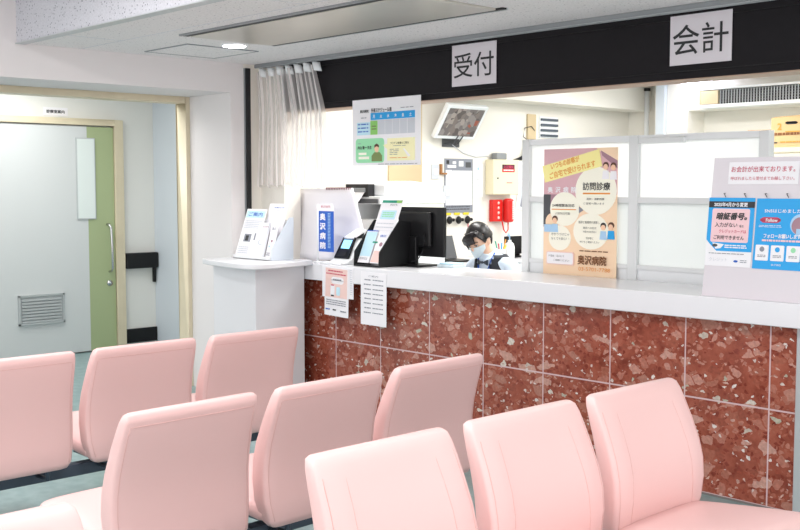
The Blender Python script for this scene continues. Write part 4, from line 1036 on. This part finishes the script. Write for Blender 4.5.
MB().prism([W(-.004,-.192,1.03),W(-.045,-.185,1.05),W(-.045,-.185,1.01)], (0,-.01,0), M['tie']).prism([W(.004,-.192,1.03),W(.045,-.185,1.05),W(.045,-.185,1.01)], (0,-.01,0), M['tie']).ell(W(0,-.197,1.03), (.010,.008,.010), M['tie']).build('neck_bow', per)
MB().tube([W(.058,-.13,1.095),W(.062,-.172,1.05),W(.052,-.196,.98),W(.03,-.196,.90)], .0055, M['blue'], 6).tube([W(-.058,-.13,1.095),W(-.06,-.172,1.05),W(-.04,-.19,.98),W(-.0,-.19,.90)], .0055, M['blue'], 6).build('lanyard', per)
# trousers and shoes
tr_ = MB()
for sx in (-1, 1):
    V_, F_ = skinned([[(W(sx*.07,.03,.52),.105),(W(sx*.10,-.15,.54),.09),(W(sx*.105,-.38,.53),.068),(W(sx*.105,-.42,.47),.066),(W(sx*.105,-.38,.30),.058),(W(sx*.105,-.36,.10),.05)]]); tr_.add(V_, F_, M['vest'], True)
tr_.build('trousers', per)
for sx in (-1, 1):
    MB().ell(W(sx*.105,-.44,.038), (.045,.115,.038), M['black']).build('shoe', per)
oc = thing('office_chair', (PX,5.80,0), 'dark swivel chair the receptionist sits on behind the counter', 'chair')
MB().box((PX-.23,5.58,.40), (PX+.23,6.0,.452), M['dgrey']).build('seat', oc, bevel=.02)
MB().box((PX-.20,5.96,.55), (PX+.20,6.0,.85), M['dgrey']).build('backrest', oc, bevel=.015)
MB().cyl((PX,5.80,.10), .025, .30, M['alu']).build('column', oc)
MB().box((PX-.03,5.98,.38), (PX+.03,6.01,.60), M['black']).build('back_support', oc)
for k in range(5):
    a = k*2*PI/5; MB().tube([(PX,5.80,.10),(PX+.26*math.cos(a),5.80+.26*math.sin(a),.065)], [.022,.014], M['black']).ell((PX+.26*math.cos(a),5.80+.26*math.sin(a),.03), (.028,.028,.03), M['black']).build('caster_leg', oc)


# ------------------------------------------------------------------ light
def area(name, loc, sx, sy, e, col=(1,1,1), rot=(0,0,0)):
    l = bpy.data.lights.new(name, 'AREA'); l.shape = 'RECTANGLE'; l.size = sx; l.size_y = sy; l.energy = e; l.color = col
    o = bpy.data.objects.new(name, l); C.objects.link(o); o.location = loc; o.rotation_euler = rot
for i, (x, y) in enumerate(((-4.6,1.9),(-2.3,1.9),(-4.6,-.4),(-2.3,-.4))):
    o = thing('lobby_ceiling_light', (x,y,UZ), 'long ceiling light over the lobby seats, ' + ('far left','far right','near left','near right')[i], 'ceiling light', 'lobby ceiling lights')
    MB().box((x-.65,y-.16,UZ-.05), (x+.65,y+.16,UZ-.001), M['white']).build('fixture', o)
    area('lobby_lamp', (x,y,UZ-.07), 1.25, .28, 25, (1,.985,.98))
for x, y in ((-5.3,5.7),(-3.6,6.6),(-5.2,8.0),(-3.2,8.3)):
    area('office_lamp', (x,y,OZ-.06), 1.2, .3, 28, (1,.99,.97))
area('corridor_lamp', (-8.2,3.9,2.55), 1.6, .8, 25, (1,1,.97))
sp = bpy.data.lights.new('downlight_lamp', 'SPOT'); sp.energy = 25; sp.spot_size = 1.9; sp.spot_blend = .6; sp.shadow_soft_size = .05
so = bpy.data.objects.new('downlight_lamp', sp); C.objects.link(so); so.location = (-5.80,3.99,CZ-.03)

wd = bpy.data.worlds.new('world'); bpy.context.scene.world = wd; wd.use_nodes = True
wd.node_tree.nodes['Background'].inputs[0].default_value = (1,.985,.985,1); wd.node_tree.nodes['Background'].inputs[1].default_value = 1.5
S = bpy.context.scene
S.view_settings.view_transform = 'Standard'; S.view_settings.look = 'None'; S.view_settings.gamma = 1; S.view_settings.use_curve_mapping = False
S.view_settings.exposure = .42
try:
    S.cycles.use_denoising = True; S.cycles.max_bounces = 8; S.cycles.sample_clamp_indirect = 6
except Exception: pass
